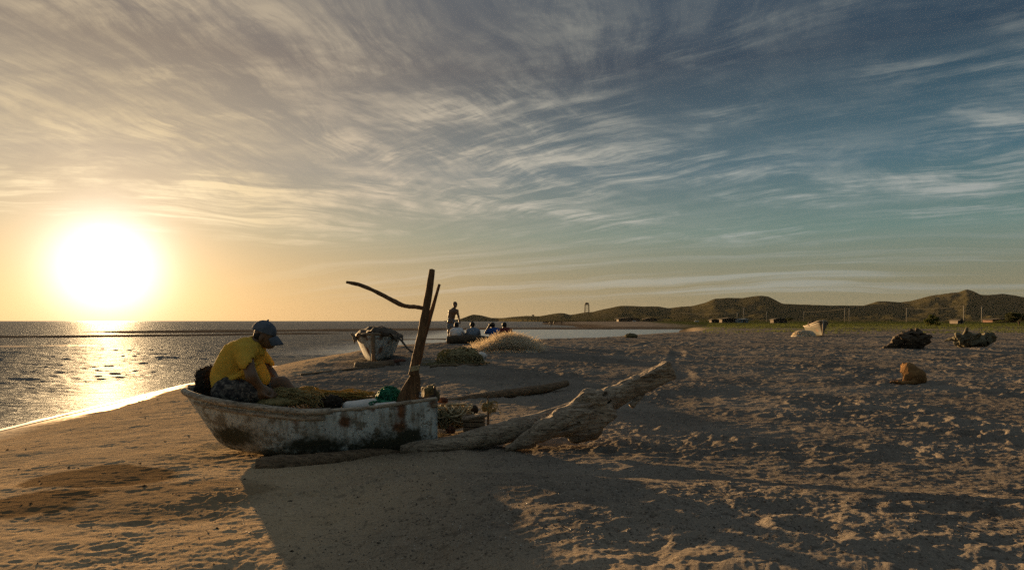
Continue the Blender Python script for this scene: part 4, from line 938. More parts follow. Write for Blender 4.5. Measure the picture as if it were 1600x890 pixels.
obj('loose_strand', *strands(120, trail, .007), M_net_olive, root); root.children[-1]['kind'] = 'stuff'
obj('painted_lit_strand', *strands(120, heap_path(c + [-.28, 0, -.02], (16 * w_, .4, 18 * w_), .8), .006), M_net_yel, root); root.children[-1]['kind'] = 'stuff'  # left strands in a yellower material: the sun's light put into their colour
lumpy('white_bag', on(752, 561) + [0, 0, .07], (.14, .12, .10), M_white, .5, 5, .015, label='crumpled white plastic bag beside the olive net heap', cat='bag')
log('plank', [on(672, 574) + [0, 0, .02], on(700, 573) + [0, 0, .03], on(746, 572) + [0, 0, .02]], [.03, .035, .03], M_drift_dark, 'thin flat stick on the sand in front of the olive net heap', 'stick', n=8, seed=4)
log('dead_stick', [on(470, 586) + [0, 0, .01], on(560, 577) + [0, 0, .02], on(600, 573) + [0, 0, .01]], [.02, .025, .02], M_drift_dark, 'long thin branch half buried in the sand in front of the covered boat', 'branch', n=7, seed=5)
Yp = 19.5; cx_ = [(735, 548), (842, 545)]
c = P(790, 549, Yp); root = empty('pale_net_heap', c, 'long bleached net heap glowing in the low sun in front of the seated people', 'fishing net', 'net heaps on the beach')
w_ = Yp / F; S = SDF(c - [60*w_, .9, .2], c + [60*w_, 1.2, 32*w_], .03)
for (dx, rx, rz) in ((-34, 22, 9), (-12, 26, 16.5), (10, 26, 18), (30, 22, 13.5), (44, 12, 7)): S.ell(c + [dx * w_, .1, -.02], (rx * w_, .62, rz * w_), .12)
S.noise(.06, 5, 2, oct=3); S.half(c - [0, 0, .12], (0, 0, -1)); S.build('net_mass', M_net_pale, root)
def fluff(i):
    x = rnd.gauss(2, 24); x = max(-52, min(52, x)); top = np.interp(x, [-56, -34, -12, 10, 30, 44, 56], [1, 8.5, 16.5, 18, 13.5, 8, 1]) * w_ * (1 + .16 * math.sin(x * .33) + .12 * math.sin(x * .9 + 1))
    th_ = rnd.uniform(-1.3, 1.4); yy = math.sin(th_) * .62; z0 = top * math.cos(th_) * .97; p = np.array([c[0] + x * w_, c[1] + .1 + yy, c[2] + max(0, z0) - .02]); L_ = rnd.uniform(.08, .34)
    d_ = np.array([rnd.gauss(.25, .5), rnd.gauss(0, .5), rnd.uniform(.2, .9)]); d_ /= np.linalg.norm(d_)
    return resample([p, p + d_ * L_ * .5 + [0, 0, .03], p + d_ * L_ + [rnd.gauss(.02, .04), 0, -.03 * rnd.random()]], 5)
obj('fibre', *strands(7500, fluff, .0032, 3), M_net_pale, root); root.children[-1]['kind'] = 'stuff'

# ------------------------------------------------------------------ the group by the water
Yg_ = 25.0; wg = Yg_ / F
M_sh = {n: simple(n, c, tuple(q * .75 for q in c), 9, .9, .3, 20, spec=.05) for n, c in (('white_cotton', (.60, .60, .62)), ('grey_blue_cotton', (.16, .20, .26)), ('blue_cotton', (.03, .075, .24)), ('maroon_cotton', (.15, .04, .035)), ('blue_shorts', (.10, .14, .19)), ('dark_trousers', (.03, .03, .035)))}
def seated(hx, hy, sx, w, label, m, lean=0, arm=None, bot=527, reach=None):
    c = P(sx, bot, Yg_); root = empty('person', c, label, 'person', 'people sitting on the log')
    Q = lambda x, y, d=0.: P(x, y, Yg_ + d)
    S = SDF(Q(sx - 26, 545) - [0, .35, 0], Q(sx + 26, hy - 12) + [0, .8, 0], .02); s_ = w / 21.
    S.chain([Q(sx, 527), Q(sx + lean*.5, 519), Q(hx, hy + 7)], [.165*s_, .16*s_, .08], .06).cap(Q(sx - 6*s_, 516.5), Q(sx + 6*s_, 516.5), .085, .085, .06).cap(Q(hx, hy + 7), Q(hx, hy + 2, .02), .055, .05, .03)
    S.ell(Q(hx, hy - .3, .03), (.078, .098, .115), .02).ell(Q(hx, hy + 2.5, .10), (.05, .05, .05), .03).cap(Q(hx, hy + .5, .125), Q(hx, hy + 1.4, .145), .012, .016, .01)
    for sg in (-1, 1): S.ell(Q(hx + sg * 3.4, hy + .6, .03), (.012, .022, .034), .008)
    for sg in (-1, 1):
        sh = Q(sx + sg * 8.2*s_, 517.2); el = Q(sx + sg * 10.2*s_, 524, .12); ha = Q(sx + sg * 5, 529, .38)
        if arm == sg: el = Q(sx + sg * 13, 519.5, .05); ha = Q(hx + sg * 4, hy - 2.5, .03)
        if reach == sg: el = Q(sx + sg * 15, 520, .05); ha = Q(sx + sg * 19, 523, .2)
        S.chain([sh, el, ha], [.062, .048, .034], .03); S.cap(ha, ha + [0, .07, -.01], .036, .026, .02)
        for k in range(4): S.cap(ha + [(k - 1.5) * .018, .06, 0], ha + [(k - 1.5) * .02, .13, -.02], .012, .009, .004)
        kn = Q(sx + sg * 6, 527, .46); S.chain([Q(sx + sg*4, 530, .05), kn, Q(sx + sg * 6, 541, .52)], [.09, .062, .045], .03); S.cap(Q(sx + sg * 6, 541.5, .52), Q(sx + sg * 6, 542, .68), .045, .035, .02)
    S.build('body', M_skin, root)
    S = SDF(Q(sx - 26, 545) - [0, .35, 0], Q(sx + 26, hy - 12) + [0, .5, 0], .02)
    S.chain([Q(sx, 527), Q(sx + lean*.5, 519), Q(hx, hy + 8)], [.19*s_, .185*s_, .085], .06).cap(Q(sx - 6*s_, 516.8), Q(sx + 6*s_, 516.8), .10, .10, .06)
    for sg in (-1, 1):
        sh = Q(sx + sg * 8.2*s_, 517.2); el = Q(sx + sg * 10.2*s_, 524, .12)
        if arm == sg: el = Q(sx + sg * 13, 519.5, .05)
        if reach == sg: el = Q(sx + sg * 15, 520, .05)
        S.cap(sh, sh + (el - sh) * .72, .080, .070, .05)
    S.noise(.03, 7, 2); S.build('shirt', m, root)
    S = SDF(Q(hx - 6, hy + 8) - [0, .12, 0], Q(hx + 6, hy - 8) + [0, .2, 0], .014); S.ell(Q(hx, hy - 1.2, .015), (.088, .098, .105), 0).half(Q(hx, hy + 2.2), (0, .5, -1)); S.noise(.014, 18, 3); S.build('hair', M_hair, root)
    S = SDF(Q(sx - 14, 540) - [0, .25, 0], Q(sx + 14, 520) + [0, .5, 0], .02)
    for sg in (-1, 1): S.cap(Q(sx + sg*4, 530, .03), Q(sx + sg * 5.6, 528, .36), .115, .085, .03)
    S.build('trousers', M_sh['dark_trousers'], root)
    return root
seated(713.2, 508.5, 714, 20.5, 'person in a white shirt seen from behind, sitting at the left end of the log', M_sh['white_cotton'])
seated(738, 507.6, 739, 20, 'person in a grey blue shirt seen from behind on the log', M_sh['grey_blue_cotton'])
seated(769.6, 508.7, 772, 20.5, 'person in a bright blue shirt holding one hand to the head', M_sh['blue_cotton'], lean=-1, arm=-1)
seated(788, 508.5, 789.5, 20.5, 'person in a dark red shirt sitting at the right end of the group', M_sh['maroon_cotton'], lean=-1, reach=-1)
# bare chested one standing
Ys = 25.6; Q = lambda x, y, d=0.: P(x, y, Ys + d)
zf = gz((702 - 800) / F * Ys, Ys); pf = HY - zf * F / Ys
root = empty('person', Q(704, pf), 'person standing bare chested in blue shorts beside the seated group', 'person')
S = SDF(Q(690, pf + 3) - [0, .4, 0], Q(728, 468) + [0, .4, 0], .017)
S.chain([Q(704.5, 502), Q(706, 495), Q(708, 487), Q(708.5, 484)], [.125, .108, .125, .09], .05).cap(Q(703.5, 485.8), Q(714, 485.2), .062, .062, .04).cap(Q(709.5, 483), Q(710.7, 478.5), .048, .045, .03)
S.ell(Q(711, 475.8, -.01), (.078, .092, .112), .02).ell(Q(711.8, 478.6, -.06), (.048, .05, .05), .03).cap(Q(711.6, 476, -.095), Q(711.8, 477, -.115), .012, .015, .01)
for sg in (-1, 1): S.ell(Q(711 + sg * 3.2, 476.3), (.012, .022, .032), .008)
S.chain([Q(714.2, 486), Q(716.2, 494, -.05), Q(718, 501.5, -.15)], [.055, .042, .032], .03).chain([Q(703, 486.5), Q(701.3, 494.5, -.02), Q(707, 501.5, -.22)], [.055, .042, .032], .03)
for hnd in (Q(718, 501.5, -.15), Q(707, 501.5, -.22)):
    S.cap(hnd, hnd + [.02, -.06, -.04], .034, .028, .02)
    for k in range(4): S.cap(hnd + [.01 + (k - 1.5) * .017, -.07, -.045], hnd + [.03 + (k - 1.5) * .02, -.11, -.10], .012, .009, .004)
    S.cap(hnd + [-.02, -.03, -.02], hnd + [-.035, -.07, -.06], .013, .010, .006)
S.chain([Q(702.6, 503), Q(701.8, 518), Q(701.6, pf - 3)], [.088, .062, .042], .03).chain([Q(707.2, 503), Q(708.2, 518, -.05), Q(708, pf - 3)], [.088, .062, .042], .03)
for x_ in (701.6, 708): S.cap(Q(x_, pf - 1.4, .03), Q(x_ + .8, pf - 1, -.16), .045, .033, .02)
S.build('body', M_skin, root)
S = SDF(Q(690, 520) - [0, .3, 0], Q(722, 494) + [0, .3, 0], .017); S.cap(Q(704.8, 499.5), Q(704.8, 502), .130, .132, .03).cap(Q(702.4, 504), Q(701.5, 511.5), .096, .088, .015).cap(Q(707.6, 504), Q(708.6, 511, -.04), .096, .086, .015); S.noise(.02, 8, 1); S.build('shorts', M_sh['blue_shorts'], root)
S = SDF(Q(704, 484) - [0, .2, 0], Q(718, 468) + [0, .2, 0], .014); S.ell(Q(711, 474.9, .005), (.086, .098, .098), 0).half(Q(711, 477, 0), (0, -.5, -1)); S.noise(.012, 18, 2); S.build('hair', M_hair, root)
log('seat_log', [P(699, 531, 24.5), P(715, 530.5, 24.5), P(740, 530, 24.6), P(765, 531, 24.7), P(800, 532, 24.8)], [.15, .165, .16, .14, .12], M_bark, 'dark thick log the seated people rest on', seed=3, rough=.2)

# ------------------------------------------------------------------ dog
Yd = ground(1423, 599)[1]; wd = Yd / F; c = P(1423, 599, Yd); root = empty('dog', c, 'sandy orange dog curled up sitting on the sand, seen from behind', 'dog')
m = simple('sandy_fur', (.22, .125, .052), (.13, .072, .032), 14, .95, .8, 90, spec=.05); Q = lambda x, y, d=0.: P(x, y, Yd + d)
S = SDF(Q(1382, 603) - [0, .3, 0], Q(1452, 560) + [0, .4, 0], .009)
S.ell(Q(1429, 587), (15.5*wd, .17, 13*wd), .03).ell(Q(1421, 578, .06), (10.5*wd, .13, 11*wd), .05).ell(Q(1418.5, 573.5, .10), (8*wd, .10, 6.5*wd), .04)
S.ell(Q(1436, 592, .0), (9*wd, .15, 8.5*wd), .03).cap(Q(1417, 588, -.03), Q(1412.5, 598, -.06), .05, .032, .03).cap(Q(1413, 598, -.06), Q(1410, 598.6, -.14), .028, .022, .015)
S.cap(Q(1414, 572, .2), Q(1411.5, 576, .27), .055, .04, .03).cap(Q(1411.5, 576, .27), Q(1409, 580, .33), .035, .024, .02).cap(Q(1416, 567.5, .2), Q(1420, 570.5, .17), .014, .018, .012).cap(Q(1411, 567.5, .24), Q(1408, 570.5, .22), .014, .018, .012)
S.chain([Q(1436, 596, -.1), Q(1420, 597.5, -.15), Q(1404, 597, -.1), Q(1391, 596.5, -.02)], [.035, .032, .028, .012], .02)
S.chain([Q(1416, 586, .12), Q(1412, 597, .16)], [.04, .026], .02)
S.ell(Q(1416, 571.5, .12), (5.5*wd, .075, 5*wd), .02).cap(Q(1412.5, 569, .12), Q(1411, 565.5, .13), .020, .008, .012).cap(Q(1419.5, 568.5, .10), Q(1421.5, 565.2, .11), .020, .008, .012)
S.noise(.012, 18, 2); S.noise(.006, 60, 4); S.build('body', m, root)

# ------------------------------------------------------------------ stumps, stakes, far boat
def stump(px, py, label, m, build, seed, n):
    """a rotten stump: a core with knobs, then torn roots and splinters sticking out and bites taken from it"""
    Y_ = ground(px, py)[1]; w_ = Y_ / F; Q = lambda x, y, d=0.: P(x, y, Y_ + .35 + d); root = Q(px, py + 1); r_ = random.Random(seed)
    S = SDF(Q(px - 52, py + 6) - [0, .8, 0], Q(px + 52, py - 40) + [0, .9, 0], .02); build(S, Q, w_)
    S.noise(.17, 3.4, seed, oct=3)
    for i in range(n):
        a = Q(px + r_.uniform(-26, 26), py - r_.uniform(4, 20), r_.uniform(-.25, .2)); d_ = np.array([r_.gauss(0, .3), r_.gauss(-.05, .2), r_.gauss(.06, .16)]); S.chain([a, a + d_ * .6, a + d_ + [0, 0, r_.uniform(-.1, .06)]], [r_.uniform(.05, .10), .045, .012], .03)
    for i in range(n):
        S.ell(Q(px + r_.uniform(-30, 30), py - r_.uniform(2, 24), -.30), (r_.uniform(.05, .14), .22, r_.uniform(.03, .07)), 0, ry=r_.uniform(-1, 1), cut=True)
    S.noise(.045, 11, seed + 1, oct=3)
    return props(S.build('driftwood_stump', m, base=root), label, 'tree stump')
def st1(S, Q, w):
    S.chain([Q(1392, 540), Q(1405, 533), Q(1425, 532), Q(1438, 531)], [.09, .22, .27, .18], .08).ell(Q(1428, 523), (8*w, .2, 8.5*w), .05).cap(Q(1403, 532), Q(1401, 525), .07, .06, .04)
    S.chain([Q(1436, 535), Q(1445, 529), Q(1450, 527)], [.16, .10, .06], .05).chain([Q(1395, 541), Q(1382, 543)], [.07, .03], .05).cap(Q(1437, 540), Q(1432, 530), .12, .2, .05)
stump(1415, 545, 'dark jagged driftwood stump with a rounded knob on top', M_bark, st1, 2, 14)
def st2(S, Q, w):
    S.chain([Q(1504, 533), Q(1515, 532), Q(1535, 530), Q(1550, 528)], [.18, .22, .20, .12], .08).ell(Q(1499, 531), (6*w, .22, 8.5*w), .02).cap(Q(1550, 527), Q(1556, 527), .10, .03, .03)
    S.ell(Q(1526, 521, .0), (9*w, .18, 2.5*w), 0, cut=True).ell(Q(1499, 531, -.3), (3*w, .3, 4*w), 0, cut=True)
stump(1520, 543, 'greenish grey barrel shaped driftwood stump at the right edge', M_log_pale, st2, 5, 8)
for (x_, y0, y1, dx) in ((822, 525, 520, 1.2), (827, 525, 520.5, -1), (866, 526.5, 517, 1)):
    Y_ = ground(x_, max(y0, 527.5))[1]; mb = MB(); mb.tube([P(x_, y0 + 2.5, Y_), P(x_ + dx * .3, (y0 + y1) / 2, Y_), P(x_ + dx, y1, Y_)], [.03, .03, .02], 6, rough=.2); mb.tube([P(x_ + dx * .3, (y0 + y1) / 2, Y_), P(x_ - dx, y1 + 1.5, Y_)], [.025, .015], 6)
    props(mb.build('forked_stake', M_bark, base=P(x_, y0 + 2, Y_)), 'short forked stake in the sand at the water edge', 'stake', 'forked stakes at the water edge')
c = on(986, 528) + [0, 0, .08]; lumpy('weed_clump', c, (.30, .28, .15), M_moss, .6, 5, .03, label='small brown clump of weed on the sand left of the far boat', cat='seaweed')

gR = ground(1281, 525.5); YR = gR[1]; hR = lambda y: -(y - HY) / F * YR - gR[2]
M_hullC = weathered_paint('cream_hull', [(.5, .3, .2, .1, .8)], (.115, .10, .072), .46)
rootC, placeC, topC, tC = boat('fishing_boat', 'cream fishing boat with dark bottom lying on the far sand, bow to the right', 'boat', P(1286, 524.8, YR), R(78), 2.9, .46,
    [(0, hR(501.5)), (.2, hR(505.5)), (.5, hR(509)), (.8, hR(510.5)), (1, hR(510.5))], [(0, .05), (.1, .02), (.3, 0), (1, .02)], M_hullC, M_rail, rake=.10, blunt=1.9, rr=.035, tend=.5, vee=.4)
mb = MB(); mb.tube([(-.03, 0, hR(500.5)), (.01, 0, hR(512)), (.08, 0, .05)], .04, 8); V, Fa = mb.get(); placeC('stem_post', V, Fa, M_rail)
lumpy('dark_sack', P(1271, 506, YR + 1.3), (.30, .3, .17), M_bundle, .5, 5, .03, label='dark bundle piled inside the cream fishing boat', cat='bundle', flat=False)
c = on(1257, 526) + [0, .2, .02]; root = empty('pale_net_heap', c, 'small bleached net heap spread at the side of the cream fishing boat', 'fishing net', 'net heaps on the beach'); w_ = c[1] / F
S = SDF(c - [24*w_, .7, .2], c + [24*w_, .8, 14*w_], .03)
for (dx, rx, rz) in ((9, 10, 9), (0, 12, 6.5), (-9, 8, 3)): S.ell(c + [dx * w_, 0, 0], (rx * w_, .5, rz * w_), .1)
S.noise(.05, 5, 2); S.half(c - [0, 0, .1], (0, 0, -1)); S.build('net_mass', M_net_pale, root)
obj('fibre', *strands(500, heap_path(c + [2*w_, 0, 0], (17 * w_, .5, 9 * w_), .6), .012, 3), M_net_pale, root); root.children[-1]['kind'] = 'stuff'

# ------------------------------------------------------------------ far shore: tower, people, huts, poles, bushes
M_timber = simple('tower_timber', (.05, .04, .03), None, 3, .9); M_hut = simple('hut_boards', (.10, .075, .05), (.05, .036, .025), 2, .9, .4, 9); M_sheet = simple('blue_grey_sheet', (.20, .24, .27), (.14, .17, .19), 1, .6)
M_thatch = simple('dark_thatch', (.075, .06, .042), (.04, .033, .024), 3, 1, .5, 20); M_concrete = simple('pale_concrete', (.32, .30, .25), None, 1, .9); M_wire = simple('wire', (.07, .065, .05), None, 1, .9); M_door = simple('door_dark', (.015, .013, .011)); M_lime = simple('limewash', (.15, .125, .105), None, 2, .9)
def far_z(px, Yd): return float(base_z(np.array([(px - HX) / F * Yd]), np.array([float(Yd)]))[0])
Yt = 1750.; zt_ = float(hill_z(np.array([(917 - HX) / F]), np.array([Yt]))[0]) - 1.5; sc_ = Yt / F; xt = (917 - HX) / F * Yt; ztop = -(472.5 - HY) * sc_
root = empty('water_tower', (xt, Yt, zt_), 'tall lattice tower with a tank on top, standing on the far ridge', 'tower')
zp = ztop - 3.4 * sc_; lw = 3.1 * sc_
for sx_ in (-1, 1):
    for sy_ in (-1, 1):
        mb = MB(); mb.tube([(xt + sx_ * lw * 1.08, Yt + sy_ * lw * 1.08, zt_), (xt + sx_ * lw * .92, Yt + sy_ * lw * .92, zp)], .75, 6); mb.build('leg', M_timber, root)
for k in range(4):
    z_ = zt_ + (zp - zt_) * (k + .8) / 4.3; mb = MB()
    for q in (-1, 1): mb.box((xt, Yt + q * lw, z_), (2 * lw, .8, 1.0)); mb.box((xt + q * lw, Yt, z_), (.8, 2 * lw - 1, .9))
    mb.build('brace', M_timber, root)
mb = MB(); mb.box((xt, Yt, zp + .5), (2.5 * lw, 2.5 * lw, .9)); mb.build('platform', M_timber, root)
mb = MB(); mb.tube([(xt, Yt, zp + 1.), (xt, Yt, ztop - .9)], lw * .95, 16); mb.build('tank', M_timber, root)
mb = MB(); mb.tube([(xt, Yt, ztop - .9), (xt, Yt, ztop - .2)], [lw * 1.12, lw * .4], 16); mb.build('roof', M_timber, root)
# hut and mast on the headland
for (px_, py_, w_, h_, lab, cat) in ((833, 493.4, 3.2, 2.0, 'small hut on the crest of the far headland', 'hut'),):
    Yk = 1900.; z_ = float(hill_z(np.array([(px_ - HX) / F]), np.array([Yk]))[0]) - .5; k = Yk / F; x_ = (px_ - HX) / F * Yk; root = empty('hilltop_hut', (x_, Yk, z_), lab, cat)
    mb = MB(); mb.box((x_, Yk, z_ + h_ * k / 2), (w_ * k, 4, h_ * k)); mb.build('wall', M_hut, root, smooth=False); mb = MB(); mb.box((x_, Yk, z_ + h_ * k + .3), (w_ * k * 1.3, 5.2, .6)); mb.build('roof', M_thatch, root, smooth=False)
# walkers
def walker(px_, py_, hpx, label, flip):
    Yk = 1.68 * F / hpx; z_ = far_z(px_, Yk); c = np.array([(px_ - HX) / F * Yk, Yk, z_]); root = empty('person', c, label, 'person', 'people walking on the far shore')
    q = lambda x, y, z: c + [x * flip, y, z]
    S = SDF(c - [.6, .4, .1], c + [.6, .4, 1.8], .035); S.chain([q(0, 0, .9), q(.02, 0, 1.2), q(.02, 0, 1.38)], [.15, .15, .10], .06).cap(q(.02, -.17, 1.37), q(.02, .17, 1.37), .075, .075, .05).cap(q(.03, 0, 1.4), q(.04, 0, 1.52), .06, .05, .03).ell(q(.05, 0, 1.59), (.10, .08, .12), .02)
    S.chain([q(0, .09, .9), q(.12, .09, .48), q(.06, .09, .06)], [.10, .07, .05], .03).chain([q(0, -.09, .9), q(-.06, -.09, .48), q(-.24, -.09, .10)], [.10, .07, .05], .03).cap(q(.06, .09, .05), q(.24, .09, .04), .05, .04, .02).cap(q(-.24, -.09, .09), q(-.1, -.09, .04), .045, .04, .02)
    S.chain([q(.02, .21, 1.36), q(-.06, .24, 1.1), q(.1, .24, .88)], [.055, .045, .04], .03).chain([q(.02, -.21, 1.36), q(.08, -.24, 1.1), q(.22, -.22, .92)], [.055, .045, .04], .03)
    S.build('body', M_hair if flip > 0 else MATS['dark_trousers'], root)
walker(858.5, 506, 7.6, 'dark figure walking first of the far group', 1); walker(861.5, 506, 7.8, 'dark figure walking second from the left in the far group', -1); walker(865.8, 506, 7.6, 'dark figure walking third from the left in the far group', 1); walker(877.5, 505.5, 7.0, 'lone dark figure walking behind the far group', -1)
# huts
def hut(px0, px1, ytop, ybase, Yd, label, wall, roofm, slope=0, over=.12, arch=False, name='beach_hut'):
    k = Yd / F; x0, x1 = (px0 - HX) * k, (px1 - HX) * k; z0 = min(far_z((px0 + px1) / 2, Yd), -(ybase - HY) * k); h = -(ytop - HY) * k - z0; w_ = x1 - x0; cx_ = (x0 + x1) / 2; d_ = max(3.5, w_ * .6)
    root = empty(name, (cx_, Yd, z0), label, 'hut'); rh = h * .34
    mb = MB(); mb.box((cx_, Yd, z0 + (h - rh) / 2), (w_, d_, h - rh)); mb.build('wall', wall, root, smooth=False)
    if arch:
        a = np.linspace(0, np.pi, 14); V = np.concatenate([np.stack([cx_ + (w_ / 2 + .3) * np.cos(a), np.full(14, Yd + s_ * (d_ / 2 + .3)), z0 + (h - rh) + .003 + rh * np.sin(a)], 1) for s_ in (-1, 1)])
    else:
        a = [(-.5 - over, 0), (-.5 - over, .12), (0 - slope * .35, 1.), (.5 + over, .12), (.5 + over, 0)]; V = np.concatenate([np.array([[cx_ + u * w_, Yd + s_ * (d_ / 2 + .4), z0 + (h - rh) + .003 + rh * v] for u, v in a]) for s_ in (-1, 1)])
    n = len(V) // 2; obj('roof', V, [list(range(n)), list(range(2 * n - 1, n - 1, -1))] + [[i, (i + 1) % n, n + (i + 1) % n, n + i][::-1] for i in range(n)], roofm, root, smooth=False)
    mb = MB(); mb.box((cx_ + w_ * .12, Yd - d_ / 2 - .03, z0 + (h - rh) * .42), (min(1., w_ * .22), .06, (h - rh) * .8)); mb.build('door', M_door, root, smooth=False)
    mb = MB(); mb.box((cx_ - w_ * .25, Yd - d_ / 2 - .03, z0 + (h - rh) * .55), (w_ * .16, .06, (h - rh) * .35)); mb.build('window', M_door, root, smooth=False)
hut(1126, 1150, 495.8, 503.5, 300, 'long brown board hut with flat thatch at the edge of the plain', M_hut, M_thatch)
hut(1110, 1125, 498.3, 503.5, 310, 'low leaning brown hut left of the long board hut', M_hut, M_thatch, 1)
hut(1151, 1167, 497.2, 503.5, 295, 'blue grey sheet metal hut right of the long board hut', M_sheet, M_sheet, -1, .04)
hut(1206, 1227, 497.0, 504, 260, 'dark round roofed shed beside the small tree', M_hut, M_thatch, arch=True)
hut(965, 998, 495.5, 502.5, 560, 'wide dark thatched hut at the foot of the ridge', M_hut, M_thatch, name='thatched_hut'); hut(1006, 1026, 496, 502.5, 540, 'smaller dark thatched hut behind the lagoon', M_hut, M_thatch, name='thatched_hut')
hut(1490, 1499, 498.6, 503, 190, 'small pale limewashed hut near the tallest pole', M_lime, M_thatch, 0, .06)
hut(1543, 1580, 497.2, 501.5, 330, 'long low reddish hut beside the dark tree at the right edge', MATS['rusty_red'], M_thatch)
for (px_, py_, Yd, lab) in ((1088.5, 503.3, 330, 'white skiff drawn up far off beside the huts'), (991, 503.6, 430, 'tiny white skiff in front of the thatched huts')):
    k = Yd / F; z_ = far_z(px_, Yd); c = np.array([(px_ - HX) * k, Yd, z_]); S = SDF(c - [1.6, 1.2, .3], c + [1.6, 1.2, 1.6], .07); S.ell(c + [0, 0, .62], (1.2, .55, .62), 0).half(c + [0, 0, .75], (0, 0, 1)).cap(c + [-.3, 0, .6], c + [-.3, 0, 1.3], .16, .10, .05).ell(c + [0, 0, .85], (.9, .38, .25), 0, cut=True)
    props(S.build('white_skiff', M_white, base=c), lab, 'boat')
# poles and wires
tops = []
for i, (px_, yt, yb_, lab) in enumerate(((1152, 488, 502.3, 'short utility pole beside the blue grey hut'), (1162, 480.6, 502.6, 'tall utility pole behind the blue grey hut'), (1198, 487, 502.4, 'utility pole left of the round roofed shed'), (1256, 486, 503, 'utility pole right of the small tree'),
        (1320, 481.2, 503.2, 'left one of the close pair of utility poles'), (1327, 481.2, 503.2, 'right one of the close pair of utility poles'), (1416.6, 480.6, 503.5, 'utility pole left of the round bush'), (1506, 476.6, 504, 'tallest utility pole, behind the pale limewashed hut'), (1534, 478, 503.7, 'utility pole right of the tallest one'))):
    Yd = 8.6 * F / (yb_ - yt) if yb_ - yt > 16 else 430.; k = Yd / F; z0 = far_z(px_, Yd); x_ = (px_ - HX) * k; z1 = -(yt - HY) * k
    root = empty('utility_pole', (x_, Yd, z0), lab, 'utility pole', 'utility poles along the plain')
    V, Fa = tube([(x_, Yd, z0 - .3), (x_, Yd, z1)], [.24, .17], 8); obj('shaft', V, Fa, M_concrete, root)
    mb = MB(); mb.box((x_, Yd - .16, z1 - .45), (1.5, .10, .12)); mb.build('crossarm', M_concrete, root, smooth=False)
    if i not in (1, 5, 8): tops.append((x_, Yd - .16, z1 - .36))
tops = [((1060 - HX) / F * 520, 520., 6.2)] + tops + [((1660 - HX) / F * 330, 330., 7.2), ((2100 - HX) / F * 330, 330., 7.2)]
for j, (a, b_) in enumerate(zip(tops[:-1], tops[1:])):
    t = np.linspace(0, 1, 14)[:, None]; p = np.array(a) * (1 - t) + np.array(b_) * t; p[:, 2] -= 4 * t[:, 0] * (1 - t[:, 0]) * .7
    V, Fa = tube(p, .055, 4, cap=False); props(obj('overhead_wire', V, Fa, M_wire, base=p[0]), 'thin power line strung between the utility poles', 'power line', 'power line spans')
# bushes: stems and leaf clumps
M_leaf = [simple(n, c, c2, 2.5, .8, trans=.25, spec=.1) for n, c, c2 in (('bush_leaf', (.085, .095, .022), (.045, .055, .014)), ('dark_leaf', (.045, .05, .018), (.025, .03, .011)))]
def bush(px_, ybase, wpx, hpx, Yd, label, cat, mi=0, trunk=.25, n=900, name='bush'):
    k = Yd / F; z0 = far_z(px_, Yd); c = np.array([(px_ - HX) * k, Yd, z0]); w_, h = wpx * k / 2, hpx * k; root = empty(name, c, label, cat, 'bushes and trees on the plain')
    mb = MB(); lim = []
    for i in range(5):
        a = rnd.random() * 6.28; e = c + [math.cos(a) * w_ * .55, math.sin(a) * w_ * .55, h * rnd.uniform(.45, .75)]; mb.tube(resample([c, c + [math.cos(a) * w_ * .12, math.sin(a) * w_ * .12, h * trunk], e], 8), [h * .035, h * .02, h * .008], 6); lim.append(e)
    mb.build('trunk', M_bark, root); rs = np.random.RandomState(int(px_ * 7) % 9999)
    cl = np.array([c + [math.cos(a) * w_ * r_, math.sin(a) * w_ * r_ * .9, h * (trunk + (1 - trunk) * zf_)] for a, r_, zf_ in zip(rs.rand(13) * 6.28, rs.rand(13)**.5 * .72, rs.rand(13) * .72 + .05)]); cr = rs.uniform(.22, .40, 13)
    idx = rs.randint(0, 13, n); d = rs.normal(size=(n, 3)); d /= np.linalg.norm(d, axis=1)[:, None]; p = cl[idx] + d * (rs.rand(n, 1)**.4) * (cr[idx, None] * np.array([w_, w_, h * .55])); p[:, 2] = np.maximum(p[:, 2], z0 + .03)
    u = rs.normal(size=(n, 3)); u /= np.linalg.norm(u, axis=1)[:, None]; v = np.cross(u, rs.normal(size=(n, 3))); v /= np.linalg.norm(v, axis=1)[:, None]; s_ = (h * rs.uniform(.03, .075, n))[:, None]
    V = np.stack([p - u*s_, p + v*s_*.5, p + u*s_, p - v*s_*.5], 1).reshape(-1, 3); obj('crown', V, np.arange(4 * n).reshape(-1, 4), M_leaf[mi], root, smooth=False)
bush(1455, 507, 29, 18, 125, 'round green bush standing alone on the grassy plain', 'bush', 0, .05, 2600)
bush(1592, 506, 40, 22, 120, 'spreading dark tree cut off by the right edge', 'tree', 1, .35, 2600, 'small_tree')
bush(1233.5, 503.5, 12, 9.5, 230, 'small dark tree beside the round roofed shed', 'tree', 1, .3, 900, 'small_tree')
